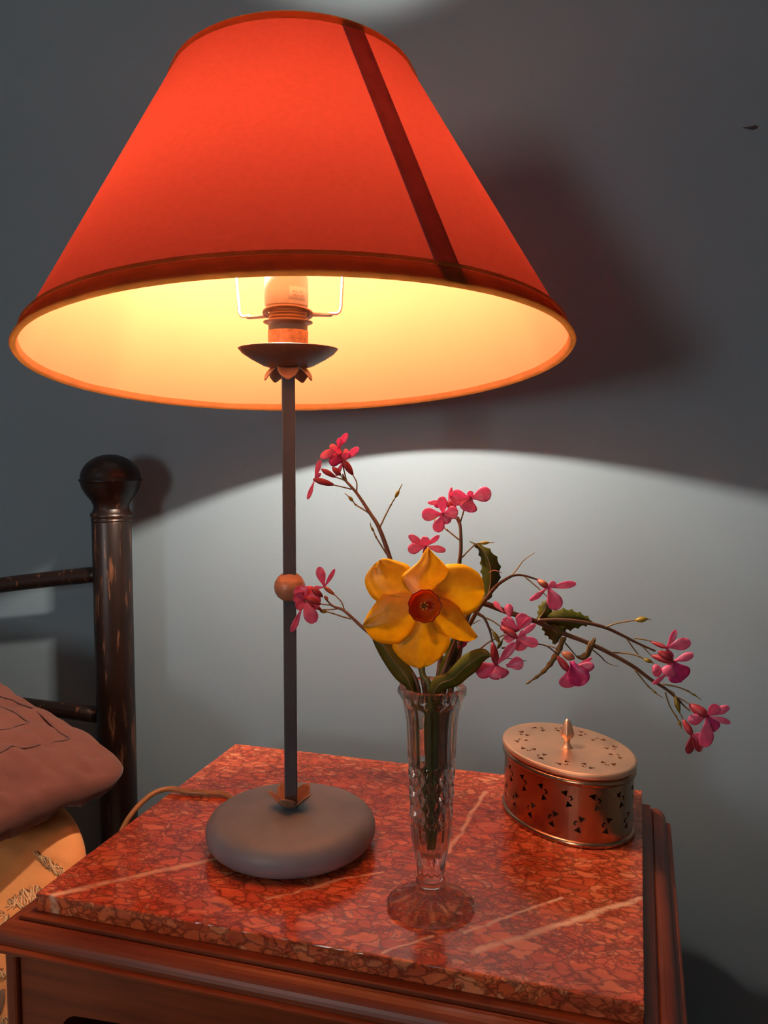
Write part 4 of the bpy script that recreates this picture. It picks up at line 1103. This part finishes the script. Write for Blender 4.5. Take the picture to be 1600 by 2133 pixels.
# --- sprig J: cluster hanging close right of the daffodil
sJ = thing('honesty_sprig', Vector((VX, VY, .045)), 'drooping honesty sprig with clustered pink flowers just right of the daffodil', 'flower sprig', HG)
yj = -.262
vase_stem(sJ, (.003, -.003, .047), (.006, -.002), path([(930,1385),(960,1310),(982,1274),(1000,1281),(1010,1289),(1021,1315),(1026,1338)], -.264, yj), [.0016, .0016, .0014, .0010, .0006])
twig(sJ, [(1012,1287),(1027,1294),(1044,1306)], yj, yj, 1.4, .9)
twig(sJ, [(1000,1352),(1021,1336),(1051,1322)], yj+.006, yj+.006, 1.5, 1.0, M_STEM)
twig(sJ, [(985,1300),(994,1294),(1001,1292)], yj, yj, 1.0, .5)
pod(sJ, yj+.001, [(1018,1306),(1022,1311),(1026,1313),(1041,1340)], 2, 3, 5.5)
pod(sJ, yj+.004, [(1052,1322),(1049,1330),(1047,1332),(1036,1352)], 2, 3, 4.5, mat=M_LEAF2)
flower(sJ, yj-.004, (1026,1338), (1034,1384), [(992,1403,16,3,M_PINK,.1), (1042,1413,19,4,M_PINK,0), (1091,1377,12,0,M_PINK,.1,(1055,1386)), (1075,1337,8,0,M_PINK,.2)], cr=8.5)
flower(sJ, yj+.002, (1043,1305), (1077,1328), [(1116,1300,5.5,1,M_PINK,.2), (1090,1355,13,2,M_PINK,.1), (1121,1343,9.5,0,M_PINK,.2), (1052,1330,8,-2), (1095,1322,9,-2)], cr=7.5)
flower(sJ, yj+.010, (1050,1318), (1080,1312), [(1046,1291,13,1,M_PINK,.1), (1093,1278,13,0,M_PINK,.1), (1059,1258,8,-3,M_PINK,.2,(1062,1290)), (1029,1253,5,-4,M_PINK,.2,(1048,1275)), (1106,1285,6,0), (1043,1308,6,0)], cr=5)
twig(sJ, [(1045,1350),(1075,1346),(1100,1343),(1122,1342),(1141,1347),(1160,1362)], yj+.006, yj+.010, 1.6, 1.0, M_STEM)
twig(sJ, [(1136,1345),(1155,1349),(1171,1361)], yj+.009, yj+.009, 1.1, .8)
yk = yj+.008
flower(sJ, yk, (1161,1367), (1184,1397), [(1177,1432,15,1,M_PINK,.1), (1238,1386,9.5,1,M_PINK,.2), (1233,1369,4,-2), (1209,1430,21,5,M_MAG,.1,(1190,1378))], cr=8)
spindle('bud', at(1171,1360,yk-.004), at(1197,1372,yk-.006), .0030, M_CALYX2, sJ)
twig(sJ, [(1051,1371),(1075,1373),(1097,1377)], yj, yj, .8, .5, M_STEM)
flower(sJ, yj+.012, (950,1320), (957,1333), [(968,1347,9,0,M_MAG,.1), (980,1334,4,0)], cr=3)
blade(sJ, 'leaf', [(905,1440),(912,1400),(922,1375),(932,1350),(942,1325)], [(918,1438),(930,1400),(945,1378),(955,1358),(944,1325)], -.258, -.256, M_LEAF, .004, 2.6)

# scribbles on the cushion (placed where the cushion shows)
for (u, v_, a, l, w) in ((.085, .40, .5, .050, .010), (.13, .52, -.5, .055, .011), (.06, .66, 1.2, .05, .010), (.17, .70, .3, .06, .012), (.05, .26, -.3, .035, .006), (.26, .45, .9, .06, .012), (.10, .85, -.4, .05, .01)):
    scrib(u, v_, a, l, w)
for (u, v_, a, l, w) in ((.022, .42, 1.35, .040, .0055), (.14, .80, 1.1, .045, .008), (.21, .58, 1.0, .04, .007)):
    patch_leaf('brown_leaf', u, v_, a, l, w, M_BROWNLEAF, tp_root, tp_pos)
